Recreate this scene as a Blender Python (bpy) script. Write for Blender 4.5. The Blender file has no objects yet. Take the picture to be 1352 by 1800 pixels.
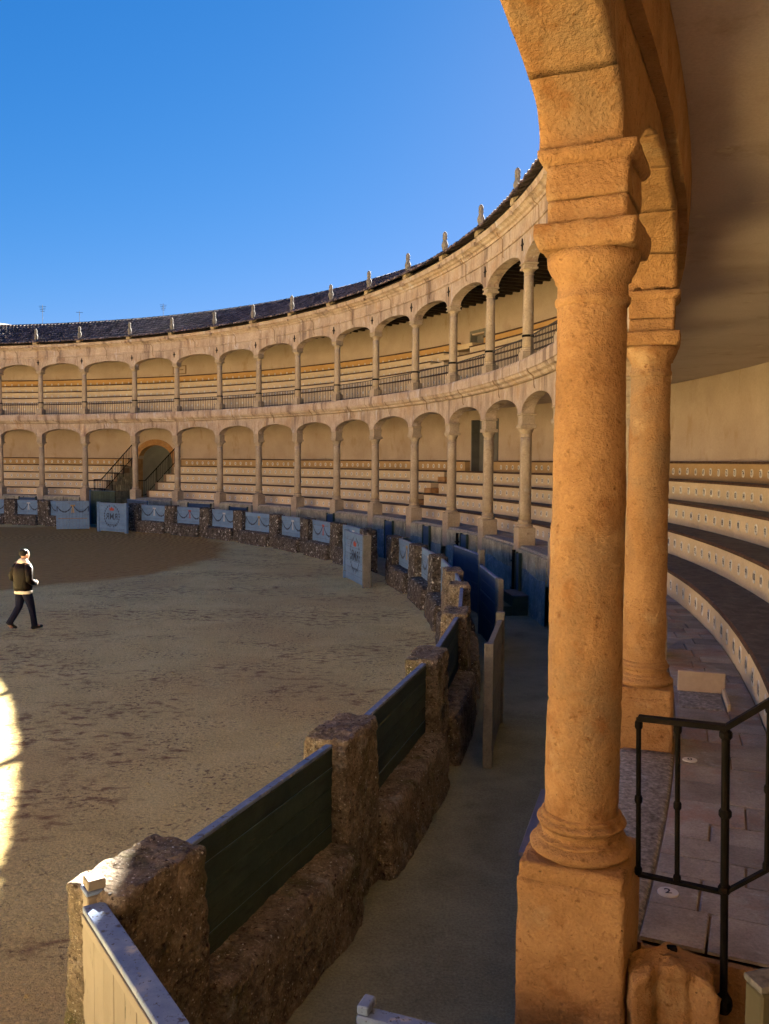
import bpy, bmesh, math, random
import numpy as np
from mathutils import Matrix, Vector

# ------------------------------------------------------------------ camera, sky, sun
scene = bpy.context.scene
random.seed(7)
rng = np.random.default_rng(11)

cam_d = bpy.data.cameras.new('camera')
cam = bpy.data.objects.new('camera', cam_d)
scene.collection.objects.link(cam)
cam_d.sensor_fit = 'HORIZONTAL'
cam_d.sensor_width = 36.0
cam_d.lens = 1526.0 / 1352.0 * 36.0
cam_d.clip_start = 0.05
cam_d.clip_end = 3000
cam.matrix_world = (Matrix.Translation((30.5613, -17.9211, 3.7393))
                    @ Matrix.Rotation(math.pi / 2 - 0.0586, 4, 'X') @ Matrix.Rotation(0.008, 4, 'Z'))
scene.camera = cam

SUN_AZ = math.radians(75.6)      # from +X towards +Y
SUN_EL = math.radians(26.15)
world = bpy.data.worlds.new('World')
scene.world = world
world.use_nodes = True
wn = world.node_tree
wn.nodes.clear()
w_out = wn.nodes.new('ShaderNodeOutputWorld')
w_bg = wn.nodes.new('ShaderNodeBackground')
w_sky = wn.nodes.new('ShaderNodeTexSky')
w_sky.sky_type = 'NISHITA'
w_sky.sun_disc = False
w_sky.sun_elevation = SUN_EL
w_sky.sun_rotation = math.radians(90.0) - SUN_AZ
w_sky.altitude = 750
w_sky.air_density = 1.0
w_sky.dust_density = 0.15
w_sky.ozone_density = 3.0
w_bg.inputs['Strength'].default_value = 0.05
w_sep = wn.nodes.new('ShaderNodeSeparateColor')   # the deep, saturated blue of the photographed sky
w_com = wn.nodes.new('ShaderNodeCombineColor')
wn.links.new(w_sky.outputs[0], w_sep.inputs[0])
for k, (g_, t_) in enumerate(((1.9, 0.0148), (0.85, 0.096), (0.6, 0.257))):
    w_p = wn.nodes.new('ShaderNodeMath'); w_p.operation = 'POWER'; w_p.inputs[1].default_value = g_
    w_m = wn.nodes.new('ShaderNodeMath'); w_m.operation = 'MULTIPLY'; w_m.inputs[1].default_value = t_
    wn.links.new(w_sep.outputs[k], w_p.inputs[0]); wn.links.new(w_p.outputs[0], w_m.inputs[0]); wn.links.new(w_m.outputs[0], w_com.inputs[k])
wn.links.new(w_com.outputs[0], w_bg.inputs['Color'])
wn.links.new(w_bg.outputs[0], w_out.inputs[0])

sun_d = bpy.data.lights.new('sun', 'SUN')
sun_d.energy = 5.0
sun_d.angle = math.radians(0.5)
sun_d.color = (1.0, 0.91, 0.77)
sun = bpy.data.objects.new('sun', sun_d)
scene.collection.objects.link(sun)
sdir = Vector((math.cos(SUN_EL) * math.cos(SUN_AZ), math.cos(SUN_EL) * math.sin(SUN_AZ), math.sin(SUN_EL)))
sun.rotation_euler = sdir.to_track_quat('Z', 'Y').to_euler()

scene.view_settings.view_transform = 'Standard'
scene.view_settings.look = 'None'
scene.view_settings.gamma = 1.0
scene.view_settings.use_curve_mapping = False
scene.view_settings.exposure = 4.35
scene.cycles.max_bounces = 12
scene.cycles.diffuse_bounces = 8

# ------------------------------------------------------------------ helpers
COL = scene.collection

def thing(name, label, cat, loc=(0, 0, 0), rot=0.0, group=None):
    o = bpy.data.objects.new(name, None)
    o.empty_display_size = 0.2
    COL.objects.link(o)
    o.location = loc
    o.rotation_euler = (0, 0, rot)
    o['label'] = label
    o['category'] = cat
    if group:
        o['group'] = group
    return o

def mesh(name, V, F, mats, mi=None, smooth=False):
    me = bpy.data.meshes.new(name)
    me.from_pydata([tuple(map(float, v)) for v in V], [], [tuple(int(i) for i in f) for f in F])
    for m in (mats if isinstance(mats, (list, tuple)) else [mats]):
        me.materials.append(m)
    if mi is not None:
        me.polygons.foreach_set('material_index', np.asarray(mi, dtype=np.int32))
    if smooth:
        me.polygons.foreach_set('use_smooth', np.ones(len(me.polygons), dtype=bool))
    bm = bmesh.new(); bm.from_mesh(me)
    bmesh.ops.recalc_face_normals(bm, faces=bm.faces)
    bm.to_mesh(me); bm.free()
    return me

def put(name, me, parent=None, **props):
    o = bpy.data.objects.new(name, me)
    COL.objects.link(o)
    if parent is not None:
        o.parent = parent
    for k, v in props.items():
        o[k] = v
    return o

def obj(name, V, F, mats, parent=None, mi=None, smooth=False, **props):
    return put(name, mesh(name, V, F, mats, mi, smooth), parent, **props)

def copy_tree(o, parent=None):
    c = o.copy()
    COL.objects.link(c)
    if parent is not None:
        c.parent = parent
    for ch in list(o.children):
        copy_tree(ch, c)
    return c

class G:
    """collects pieces into one mesh"""
    def __init__(s):
        s.V = []; s.F = []; s.M = []
    def add(s, V, F, m=0):
        n = len(s.V)
        s.V.extend([tuple(v) for v in V])
        s.F.extend([tuple(i + n for i in f) for f in F])
        s.M.extend([m] * len(F))
    def obj(s, name, mats, parent=None, smooth=False, **props):
        return obj(name, s.V, s.F, mats, parent, s.M, smooth, **props)
    def mesh(s, name, mats, smooth=False):
        return mesh(name, s.V, s.F, mats, s.M, smooth)

def hash3(i, j, k, seed):
    h = (i * 374761393 + j * 668265263 + k * 2147483647 + seed * 1274126177) & 0xFFFFFFFF
    h = ((h ^ (h >> 13)) * 1274126177) & 0xFFFFFFFF
    return ((h ^ (h >> 16)) & 0xFFFFFF) / float(0xFFFFFF)

def vnoise(P, seed=0):
    P = np.asarray(P, float)
    I = np.floor(P).astype(np.int64); f = P - I
    f = f * f * (3 - 2 * f)
    r = 0
    for a in (0, 1):
        for b in (0, 1):
            for c in (0, 1):
                w = (f[:, 0] if a else 1 - f[:, 0]) * (f[:, 1] if b else 1 - f[:, 1]) * (f[:, 2] if c else 1 - f[:, 2])
                r = r + w * hash3(I[:, 0] + a, I[:, 1] + b, I[:, 2] + c, seed)
    return r * 2 - 1

def fbm(P, scale=1.0, octv=3, seed=0):
    P = np.asarray(P, float) * scale
    r = 0; amp = 1; t = 0
    for o in range(octv):
        r = r + amp * vnoise(P, seed + o * 17); t += amp
        amp *= 0.5; P = P * 2.03
    return r / t

def pol(R, a, z=0.0):
    return np.array([R * math.cos(a), R * math.sin(a), z])

def box(x0, x1, y0, y1, z0, z1):
    V = [(x0, y0, z0), (x1, y0, z0), (x1, y1, z0), (x0, y1, z0), (x0, y0, z1), (x1, y0, z1), (x1, y1, z1), (x0, y1, z1)]
    F = [(0, 3, 2, 1), (4, 5, 6, 7), (0, 1, 5, 4), (1, 2, 6, 5), (2, 3, 7, 6), (3, 0, 4, 7)]
    return V, F

def cbox(x0, x1, y0, y1, z0, z1, c=0.01):
    """box with chamfered edges"""
    bm = bmesh.new()
    V, F = box(x0, x1, y0, y1, z0, z1)
    vs = [bm.verts.new(v) for v in V]
    for f in F:
        bm.faces.new([vs[i] for i in f])
    bmesh.ops.bevel(bm, geom=list(bm.edges), offset=c, segments=1, affect='EDGES', profile=0.5)
    bm.verts.index_update()
    V = [tuple(v.co) for v in bm.verts]; F = [tuple(v.index for v in f.verts) for f in bm.faces]
    bm.free()
    return V, F

def rough_box(x0, x1, y0, y1, z0, z1, n=(8, 8, 8), rnd=0.05, amp=0.02, nscale=4.0, seed=0, octv=3):
    """subdivided box with rounded edges and an uneven surface"""
    c = np.array([(x0 + x1) / 2, (y0 + y1) / 2, (z0 + z1) / 2]); h = np.array([(x1 - x0) / 2, (y1 - y0) / 2, (z1 - z0) / 2])
    bm = bmesh.new()
    idx = {}
    def vert(i, j, k):
        key = (i, j, k)
        if key not in idx:
            idx[key] = bm.verts.new((i, j, k))
        return idx[key]
    nx, ny, nz = n
    for i in range(nx):
        for j in range(ny):
            for k in (0, nz):
                bm.faces.new([vert(i, j, k), vert(i + 1, j, k), vert(i + 1, j + 1, k), vert(i, j + 1, k)])
    for i in range(nx):
        for k in range(nz):
            for j in (0, ny):
                bm.faces.new([vert(i, j, k), vert(i + 1, j, k), vert(i + 1, j, k + 1), vert(i, j, k + 1)])
    for j in range(ny):
        for k in range(nz):
            for i in (0, nx):
                bm.faces.new([vert(i, j, k), vert(i, j + 1, k), vert(i, j + 1, k + 1), vert(i, j, k + 1)])
    bm.verts.index_update()
    P = np.array([v.co for v in bm.verts]) / np.array([nx, ny, nz]) * 2 - 1
    F = [tuple(v.index for v in f.verts) for f in bm.faces]
    bm.free()
    p = P * h
    r = min(rnd, h.min() * 0.95)
    q = np.clip(p, -(h - r), h - r)
    d = p - q
    L = np.linalg.norm(d, axis=1, keepdims=True)
    nrm = d / np.maximum(L, 1e-9)
    p = q + nrm * r
    p = p + nrm * (fbm(p + c + seed * 3.7, nscale, octv, seed)[:, None] * amp)
    return p + c, F

def lathe(prof, n=24, cap=True):
    V = []; F = []
    for r, z in prof:
        for i in range(n):
            t = 2 * math.pi * i / n
            V.append((r * math.cos(t), r * math.sin(t), z))
    for k in range(len(prof) - 1):
        for i in range(n):
            j = (i + 1) % n
            F.append((k * n + i, k * n + j, (k + 1) * n + j, (k + 1) * n + i))
    if cap:
        F.append(tuple(range(n - 1, -1, -1)))
        m = (len(prof) - 1) * n
        F.append(tuple(m + i for i in range(n)))
    return V, F

def tube(pts, r, n=8, caps=True):
    pts = [np.asarray(p, float) for p in pts]
    rr = r if isinstance(r, (list, tuple)) else [r] * len(pts)
    V = []; F = []
    up0 = None
    for k, p in enumerate(pts):
        a = pts[max(k - 1, 0)]; b = pts[min(k + 1, len(pts) - 1)]
        t = (b - a) / (np.linalg.norm(b - a) + 1e-9)
        up = np.array([0, 0, 1.0]) if abs(t[2]) < 0.95 else np.array([1.0, 0, 0])
        if up0 is not None and np.linalg.norm(np.cross(t, up0)) > 0.2:
            up = up0
        u = np.cross(t, up); u /= np.linalg.norm(u); w = np.cross(u, t); up0 = w
        for i in range(n):
            th = 2 * math.pi * i / n
            V.append(p + rr[k] * (math.cos(th) * u + math.sin(th) * w))
    for k in range(len(pts) - 1):
        for i in range(n):
            j = (i + 1) % n
            F.append((k * n + i, k * n + j, (k + 1) * n + j, (k + 1) * n + i))
    if caps:
        F.append(tuple(range(n - 1, -1, -1)))
        m = (len(pts) - 1) * n
        F.append(tuple(m + i for i in range(n)))
    return V, F

def ring(prof, a0, a1, n=None, closed=True):
    """sweep an (R,z) outline round the arena axis from a0 to a1"""
    if n is None:
        n = max(1, int(math.ceil((a1 - a0) / 0.031)))
    m = len(prof)
    V = []; F = []
    for k in range(n + 1):
        a = a0 + (a1 - a0) * k / n
        for R, z in prof:
            V.append(pol(R, a, z))
    for k in range(n):
        for i in range(m if closed else m - 1):
            j = (i + 1) % m
            F.append((k * m + i, k * m + j, (k + 1) * m + j, (k + 1) * m + i))
    if closed and a1 - a0 < 6.28:
        F.append(tuple(range(m))[::-1])
        F.append(tuple(n * m + i for i in range(m)))
    return V, F

def rect(R0, R1, z0, z1):
    return [(R0, z0), (R1, z0), (R1, z1), (R0, z1)]

def disp(V, amp, scale, seed=0, octv=3):
    V = np.asarray(V, float)
    d = np.stack([fbm(V + 11.3 * k, scale, octv, seed + 5 * k) for k in range(3)], 1)
    return V + d * amp

def subdiv(V, F, cuts):
    bm = bmesh.new()
    vs = [bm.verts.new(v) for v in V]
    for f in F:
        bm.faces.new([vs[i] for i in f])
    bmesh.ops.subdivide_edges(bm, edges=list(bm.edges), cuts=cuts, use_grid_fill=True)
    bm.verts.index_update()
    V = [tuple(v.co) for v in bm.verts]; F = [tuple(v.index for v in f.verts) for f in bm.faces]
    bm.free()
    return V, F

ORD = ['first', 'second', 'third', 'fourth', 'fifth', 'sixth', 'seventh', 'eighth', 'ninth', 'tenth', 'eleventh', 'twelfth',
       'thirteenth', 'fourteenth', 'fifteenth', 'sixteenth', 'seventeenth', 'eighteenth', 'nineteenth', 'twentieth']

# ------------------------------------------------------------------ materials
def pmat(name, cols, scale=3.0, rough=0.85, detail=6.0, bumps=(), bdist=0.01, bstr=0.6, spots=(), stretch=(1, 1, 1),
         island=None, metal=0.0, spec=0.3, nrough=0.62, grain=None):
    m = bpy.data.materials.new(name)
    m.use_nodes = True
    nt = m.node_tree; N = nt.nodes; L = nt.links
    b = N['Principled BSDF']
    b.inputs['Roughness'].default_value = rough
    b.inputs['Metallic'].default_value = metal
    b.inputs['Specular IOR Level'].default_value = spec
    geo = N.new('ShaderNodeNewGeometry')
    mp = N.new('ShaderNodeMapping'); mp.inputs['Scale'].default_value = stretch
    L.new(geo.outputs['Position'], mp.inputs['Vector'])
    no = N.new('ShaderNodeTexNoise'); no.inputs['Scale'].default_value = scale
    no.inputs['Detail'].default_value = detail; no.inputs['Roughness'].default_value = nrough
    L.new(mp.outputs[0], no.inputs['Vector'])
    cr = N.new('ShaderNodeValToRGB')
    el = cr.color_ramp.elements
    while len(el) < len(cols):
        el.new(0.5)
    for e, (p, c) in zip(el, cols):
        e.position = p; e.color = (c[0], c[1], c[2], 1)
    L.new(no.outputs['Fac'], cr.inputs['Fac'])
    col = cr.outputs['Color']
    for sp in spots:
        kind, sc, lo, hi, c = sp[:5]
        st = sp[5] if len(sp) > 5 else (1, 1, 1)
        mp2 = N.new('ShaderNodeMapping'); mp2.inputs['Scale'].default_value = st
        L.new(geo.outputs['Position'], mp2.inputs['Vector'])
        if kind == 'vor':
            t = N.new('ShaderNodeTexVoronoi'); t.inputs['Scale'].default_value = sc
            src = t.outputs['Distance']
            # thin the cells at random
            rn = N.new('ShaderNodeMath'); rn.operation = 'MULTIPLY_ADD'
            sx = N.new('ShaderNodeSeparateXYZ'); L.new(t.outputs['Color'], sx.inputs[0])
            L.new(sx.outputs[0], rn.inputs[0]); rn.inputs[1].default_value = 0.4; L.new(src, rn.inputs[2])
            src = rn.outputs[0]
        else:
            t = N.new('ShaderNodeTexNoise'); t.inputs['Scale'].default_value = sc; t.inputs['Detail'].default_value = 5
            t.inputs['Roughness'].default_value = 0.6
            src = t.outputs['Fac']
        L.new(mp2.outputs[0], t.inputs['Vector'])
        mr = N.new('ShaderNodeMapRange'); mr.clamp = True
        mr.inputs['From Min'].default_value = lo; mr.inputs['From Max'].default_value = hi
        L.new(src, mr.inputs['Value'])
        fac = mr.outputs[0]
        if len(sp) > 6:          # patchy: multiply with a second, larger noise
            t2 = N.new('ShaderNodeTexNoise'); t2.inputs['Scale'].default_value = sp[6]; t2.inputs['Detail'].default_value = 5
            L.new(mp2.outputs[0], t2.inputs['Vector'])
            m2 = N.new('ShaderNodeMapRange'); m2.clamp = True
            m2.inputs['From Min'].default_value = sp[7]; m2.inputs['From Max'].default_value = sp[8]
            L.new(t2.outputs['Fac'], m2.inputs['Value'])
            mu = N.new('ShaderNodeMath'); mu.operation = 'MULTIPLY'
            L.new(fac, mu.inputs[0]); L.new(m2.outputs[0], mu.inputs[1]); fac = mu.outputs[0]
        mx = N.new('ShaderNodeMix'); mx.data_type = 'RGBA'
        L.new(fac, mx.inputs['Factor']); L.new(col, mx.inputs[6]); mx.inputs[7].default_value = (*c, 1)
        col = mx.outputs[2]
    if island:
        mr = N.new('ShaderNodeMapRange'); mr.inputs['To Min'].default_value = island[0]; mr.inputs['To Max'].default_value = island[1]
        if island[2:] == ('object',):
            oi = N.new('ShaderNodeObjectInfo'); L.new(oi.outputs['Random'], mr.inputs['Value'])
        else:
            L.new(geo.outputs['Random Per Island'], mr.inputs['Value'])
        mx = N.new('ShaderNodeVectorMath'); mx.operation = 'SCALE'
        L.new(col, mx.inputs[0]); L.new(mr.outputs[0], mx.inputs['Scale'])
        col = mx.outputs[0]
    if grain:
        tg = N.new('ShaderNodeTexNoise'); tg.inputs['Scale'].default_value = grain[0]; tg.inputs['Detail'].default_value = 4; tg.inputs['Roughness'].default_value = 0.7
        L.new(geo.outputs['Position'], tg.inputs['Vector'])
        mg = N.new('ShaderNodeMapRange'); mg.inputs['From Min'].default_value = 0.3; mg.inputs['From Max'].default_value = 0.7
        mg.inputs['To Min'].default_value = 1 - grain[1]; mg.inputs['To Max'].default_value = 1 + grain[1]
        L.new(tg.outputs['Fac'], mg.inputs['Value'])
        mv = N.new('ShaderNodeVectorMath'); mv.operation = 'SCALE'
        L.new(col, mv.inputs[0]); L.new(mg.outputs[0], mv.inputs['Scale']); col = mv.outputs[0]
    L.new(col, b.inputs['Base Color'])
    acc = None
    for kind, sc, wgt in bumps:
        if kind == 'vor':
            t = N.new('ShaderNodeTexVoronoi'); t.inputs['Scale'].default_value = sc; out = t.outputs['Distance']
        else:
            t = N.new('ShaderNodeTexNoise'); t.inputs['Scale'].default_value = sc; t.inputs['Detail'].default_value = 6
            t.inputs['Roughness'].default_value = 0.65; out = t.outputs['Fac']
        L.new(mp.outputs[0], t.inputs['Vector'])
        mm = N.new('ShaderNodeMath'); mm.operation = 'MULTIPLY_ADD'; mm.inputs[1].default_value = wgt
        L.new(out, mm.inputs[0])
        if acc is None:
            mm.inputs[2].default_value = 0
        else:
            L.new(acc, mm.inputs[2])
        acc = mm.outputs[0]
    if acc is not None:
        bp = N.new('ShaderNodeBump'); bp.inputs['Distance'].default_value = bdist; bp.inputs['Strength'].default_value = bstr
        L.new(acc, bp.inputs['Height']); L.new(bp.outputs[0], b.inputs['Normal'])
    return m

STONE = pmat('ochre_stone', [(0.25, (0.256, 0.133, 0.051)), (0.5, (0.387, 0.211, 0.087)), (0.75, (0.491, 0.285, 0.128))], 2.4, 0.92,
             bumps=[('noise', 7, 0.5), ('noise', 22, 0.6), ('noise', 70, 0.45)], bdist=0.045, bstr=0.95,
             spots=[('noise', 1.3, 0.54, 0.70, (0.30, 0.195, 0.105)), ('noise', 2.1, 0.60, 0.74, (0.24, 0.15, 0.08), (1, 1, 0.35)), ('noise', 5, 0.56, 0.72, (0.273, 0.123, 0.041)), ('noise', 3.0, 0.60, 0.76, (0.491, 0.334, 0.181)), ('noise', 26, 0.60, 0.72, (0.207, 0.099, 0.037)), ('noise', 55, 0.66, 0.74, (0.108, 0.054, 0.023))], grain=(70, 0.15))
ARCADE = pmat('arcade_stone', [(0.25, (0.347, 0.262, 0.197)), (0.5, (0.442, 0.351, 0.274)), (0.78, (0.523, 0.436, 0.357))], 1.6, 0.9,
              bumps=[('noise', 10, 0.6), ('noise', 40, 0.4)], bdist=0.03, bstr=0.8, island=(0.9, 1.08),
              spots=[('noise', 1.2, 0.54, 0.68, (0.415, 0.295, 0.195)), ('noise', 2.4, 0.52, 0.66, (0.217, 0.159, 0.126), (1, 1, 0.16)), ('noise', 6, 0.57, 0.69, (0.279, 0.187, 0.132), (1, 1, 0.22)), ('noise', 3.1, 0.60, 0.70, (0.505, 0.468, 0.461), (1, 1, 0.3))], grain=(16, 0.16))
FARCOL = pmat('column_stone', [(0.25, (0.314, 0.249, 0.174)), (0.55, (0.399, 0.323, 0.230)), (0.8, (0.475, 0.401, 0.307))], 2.5, 0.9,
              bumps=[('noise', 14, 0.6), ('noise', 50, 0.4)], bdist=0.02, bstr=0.6,
              spots=[('noise', 5, 0.60, 0.74, (0.247, 0.176, 0.112)), ('noise', 2, 0.62, 0.78, (0.437, 0.401, 0.348))], grain=(22, 0.18))
CORE = pmat('joint_mortar', [(0.3, (0.20, 0.13, 0.075)), (0.7, (0.29, 0.20, 0.12))], 6, 0.95)
PLASTER = pmat('ochre_plaster', [(0.3, (0.401, 0.314, 0.245)), (0.7, (0.478, 0.390, 0.321))], 0.9, 0.9, bumps=[('noise', 14, 0.5), ('noise', 60, 0.4)], bdist=0.008, bstr=0.6,
               spots=[('noise', 1.9, 0.58, 0.72, (0.36, 0.265, 0.175), (1, 1, 0.5)), ('noise', 0.7, 0.6, 0.8, (0.359, 0.273, 0.212)), ('noise', 9, 0.68, 0.8, (0.427, 0.364, 0.321))], grain=(22, 0.07))
CEIL = pmat('ceiling_plaster', [(0.3, (0.430, 0.355, 0.330)), (0.7, (0.516, 0.438, 0.420))], 0.6, 0.9, bumps=[('noise', 12, 0.5), ('noise', 70, 0.5)], bdist=0.01, bstr=0.7,
            spots=[('noise', 1.7, 0.58, 0.72, (0.361, 0.281, 0.215)), ('noise', 2.6, 0.64, 0.70, (0.533, 0.468, 0.396), (1, 1, 1)), ('noise', 0.5, 0.55, 0.75, (0.370, 0.286, 0.242)), ('noise', 7, 0.62, 0.74, (0.396, 0.320, 0.294))], grain=(45, 0.10))
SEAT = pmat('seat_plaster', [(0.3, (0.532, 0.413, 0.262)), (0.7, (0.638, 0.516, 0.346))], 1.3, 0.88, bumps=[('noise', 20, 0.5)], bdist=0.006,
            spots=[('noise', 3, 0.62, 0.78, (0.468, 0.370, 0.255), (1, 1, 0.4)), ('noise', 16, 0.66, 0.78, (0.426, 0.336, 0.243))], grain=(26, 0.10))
SEATMID_SHADE = pmat('seat_top_ochre_shade', [(0.3, (0.397, 0.260, 0.124)), (0.7, (0.478, 0.326, 0.165))], 1.3, 0.88, bumps=[('noise', 20, 0.5)], bdist=0.006, grain=(26, 0.1))  # seat plaster, the lower top row's shading put into an ochre tint
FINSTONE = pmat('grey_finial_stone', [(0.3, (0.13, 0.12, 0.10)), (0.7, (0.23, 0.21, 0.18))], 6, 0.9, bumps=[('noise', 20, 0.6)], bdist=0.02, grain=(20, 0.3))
SEATTOP_SHADE = pmat('seat_top_orange_shade', [(0.3, (0.46, 0.27, 0.10)), (0.7, (0.55, 0.345, 0.14))], 1.3, 0.88, bumps=[('noise', 20, 0.5)], bdist=0.006)  # seat plaster, the upper top row's shading put into an orange tint
CAP = pmat('dark_seat_slab', [(0.3, (0.064, 0.056, 0.053)), (0.7, (0.144, 0.133, 0.126))], 5, 0.8, bumps=[('noise', 20, 0.6), ('noise', 70, 0.4)], bdist=0.012,
           spots=[('noise', 9, 0.62, 0.75, (0.230, 0.227, 0.219))], stretch=(1, 1, 1), island=(0.8, 1.2), grain=(30, 0.25))
EDGE = pmat('brick_edge', [(0.3, (0.05, 0.027, 0.018)), (0.7, (0.12, 0.065, 0.042))], 8, 0.9, bumps=[('noise', 30, 0.6)], bdist=0.01)
PLATE = pmat('white_enamel', [(0.3, (0.60, 0.58, 0.53)), (0.7, (0.70, 0.68, 0.63))], 8, 0.4)
INK = pmat('dark_blue_ink', [(0.3, (0.015, 0.017, 0.03)), (0.7, (0.03, 0.03, 0.05))], 8, 0.6)
CALLEJON = pmat('packed_earth', [(0.3, (0.151, 0.153, 0.100)), (0.5, (0.204, 0.213, 0.146)), (0.72, (0.256, 0.273, 0.188))], 1.6, 0.93,
                bumps=[('noise', 8, 0.6), ('noise', 60, 0.5)], bdist=0.02,
                spots=[('noise', 0.8, 0.56, 0.7, (0.131, 0.128, 0.081)), ('noise', 40, 0.64, 0.74, (0.289, 0.307, 0.220))], grain=(45, 0.30))
ROUGH = pmat('weathered_rubble_stone', [(0.28, (0.142, 0.110, 0.077)), (0.5, (0.275, 0.219, 0.158)), (0.72, (0.449, 0.372, 0.277))], 6, 0.95,
             bumps=[('noise', 10, 0.7), ('noise', 34, 0.8), ('vor', 20, 0.6), ('noise', 90, 0.4)], bdist=0.08, bstr=1.0,
             spots=[('noise', 2.2, 0.54, 0.68, (0.125, 0.117, 0.053)), ('noise', 20, 0.58, 0.66, (0.092, 0.065, 0.046)), ('vor', 24, 0.26, 0.14, (0.800, 0.800, 0.753)), ('noise', 34, 0.64, 0.70, (0.699, 0.588, 0.448)), ('noise', 55, 0.62, 0.69, (0.640, 0.585, 0.490)), ('noise', 46, 0.64, 0.70, (0.064, 0.053, 0.042)), ('noise', 3.5, 0.60, 0.74, (0.435, 0.412, 0.364))], grain=(38, 0.4))
ROUGHSHADE = pmat('shaded_white_flecked_rubble', [(0.28, (0.045, 0.036, 0.028)), (0.5, (0.105, 0.086, 0.066)), (0.72, (0.19, 0.16, 0.125))], 6, 0.95,  # same rubble stone, darkened for shade and lichen, with whitewash flecks
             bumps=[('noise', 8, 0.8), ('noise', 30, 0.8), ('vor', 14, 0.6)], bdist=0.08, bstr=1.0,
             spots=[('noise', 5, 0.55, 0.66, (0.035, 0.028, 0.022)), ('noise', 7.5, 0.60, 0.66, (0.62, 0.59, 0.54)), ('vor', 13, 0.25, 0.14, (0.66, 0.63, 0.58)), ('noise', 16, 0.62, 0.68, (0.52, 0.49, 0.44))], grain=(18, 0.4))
BLUE = pmat('faded_blue_paint', [(0.3, (0.115, 0.202, 0.337)), (0.6, (0.148, 0.253, 0.407)), (0.8, (0.182, 0.285, 0.419))], 3, 0.6, bumps=[('noise', 30, 0.5)], bdist=0.004,
            spots=[('noise', 4, 0.56, 0.70, (0.125, 0.155, 0.19), (1, 1, 8)), ('noise', 14, 0.66, 0.76, (0.092, 0.129, 0.175)), ('noise', 2.5, 0.62, 0.78, (0.196, 0.276, 0.361))], island=(0.9, 1.1, 'object'))
DEEPBLUE = pmat('deep_blue_paint', [(0.3, (0.030, 0.063, 0.122)), (0.7, (0.045, 0.087, 0.162))], 3, 0.5, bumps=[('noise', 25, 0.4)], bdist=0.004,
                spots=[('noise', 6, 0.62, 0.74, (0.030, 0.046, 0.065), (1, 1, 0.4))])
GREEN = pmat('dark_green_paint', [(0.3, (0.025, 0.043, 0.030)), (0.6, (0.043, 0.066, 0.048)), (0.8, (0.064, 0.089, 0.071))], 4, 0.5, bumps=[('noise', 26, 0.5)], bdist=0.005,
             spots=[('noise', 4, 0.55, 0.70, (0.022, 0.030, 0.022), (1, 1, 8)), ('noise', 22, 0.66, 0.72, (0.100, 0.079, 0.060), (1, 1, 3)), ('noise', 9, 0.66, 0.74, (0.115, 0.087, 0.051), (1, 1, 4))], island=(0.8, 1.2, 'object'), grain=(40, 0.15))
TOPBLUE = pmat('worn_blue_sky_sheen_edge', [(0.3, (0.10, 0.15, 0.29)), (0.6, (0.17, 0.235, 0.38)), (0.8, (0.34, 0.38, 0.44))], 7, 0.6, bumps=[('noise', 30, 0.5)], bdist=0.008, bstr=0.8,  # worn blue paint with the sky's blue-white reflection painted in
               spots=[('noise', 18, 0.58, 0.68, (0.06, 0.055, 0.06)), ('noise', 9, 0.61, 0.70, (0.36, 0.37, 0.38)), ('noise', 50, 0.62, 0.68, (0.05, 0.045, 0.045))])
BEIGE = pmat('beige_plank_paint', [(0.3, (0.195, 0.166, 0.133)), (0.7, (0.239, 0.207, 0.169))], 3, 0.75, bumps=[('noise', 26, 0.5)], bdist=0.004,
             spots=[('noise', 11, 0.66, 0.72, (0.044, 0.043, 0.033), (1.6, 1.6, 0.35)), ('noise', 4, 0.6, 0.75, (0.191, 0.162, 0.125), (1, 1, 0.2))], island=(0.9, 1.06, 'object'))
GREYPAINT = pmat('worn_grey_paint', [(0.3, (0.138, 0.131, 0.113)), (0.6, (0.189, 0.182, 0.157)), (0.8, (0.248, 0.240, 0.211))], 4, 0.75, bumps=[('noise', 30, 0.6)], bdist=0.006,
                 spots=[('noise', 8, 0.62, 0.72, (0.073, 0.069, 0.058), (1, 1, 0.35))], grain=(40, 0.2))
IRON = pmat('black_iron', [(0.3, (0.004, 0.004, 0.003)), (0.7, (0.010, 0.008, 0.007))], 20, 0.6, bumps=[('noise', 60, 0.6)], bdist=0.003, spec=0.06, spots=[('noise', 14, 0.62, 0.72, (0.025, 0.012, 0.007))])
RAILIRON = pmat('grey_rail_iron', [(0.3, (0.035, 0.034, 0.034)), (0.7, (0.06, 0.058, 0.056))], 20, 0.6, spec=0.15)
TILE = pmat('old_roof_tile', [(0.25, (0.056, 0.041, 0.041)), (0.5, (0.108, 0.081, 0.078)), (0.75, (0.181, 0.141, 0.131))], 4, 0.9, bumps=[('noise', 30, 0.6)], bdist=0.01, island=(0.45, 1.6),
            spots=[('noise', 5, 0.58, 0.68, (0.259, 0.226, 0.206)), ('noise', 2, 0.6, 0.75, (0.043, 0.038, 0.035))])
WOOD = pmat('dark_roof_timber', [(0.3, (0.018, 0.012, 0.008)), (0.7, (0.04, 0.027, 0.018))], 6, 0.85)
PODIUM = pmat('podium_grey_stone', [(0.28, (0.197, 0.183, 0.128)), (0.5, (0.325, 0.298, 0.207)), (0.75, (0.492, 0.448, 0.306))], 3, 0.92,
              bumps=[('noise', 14, 0.6), ('noise', 50, 0.5)], bdist=0.02, island=(0.85, 1.15, 'object'),
              spots=[('noise', 5, 0.58, 0.70, (0.108, 0.097, 0.064), (1, 1, 0.22)), ('noise', 4, 0.63, 0.74, (0.708, 0.635, 0.429), (1, 1, 0.4))], grain=(18, 0.25))
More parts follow.
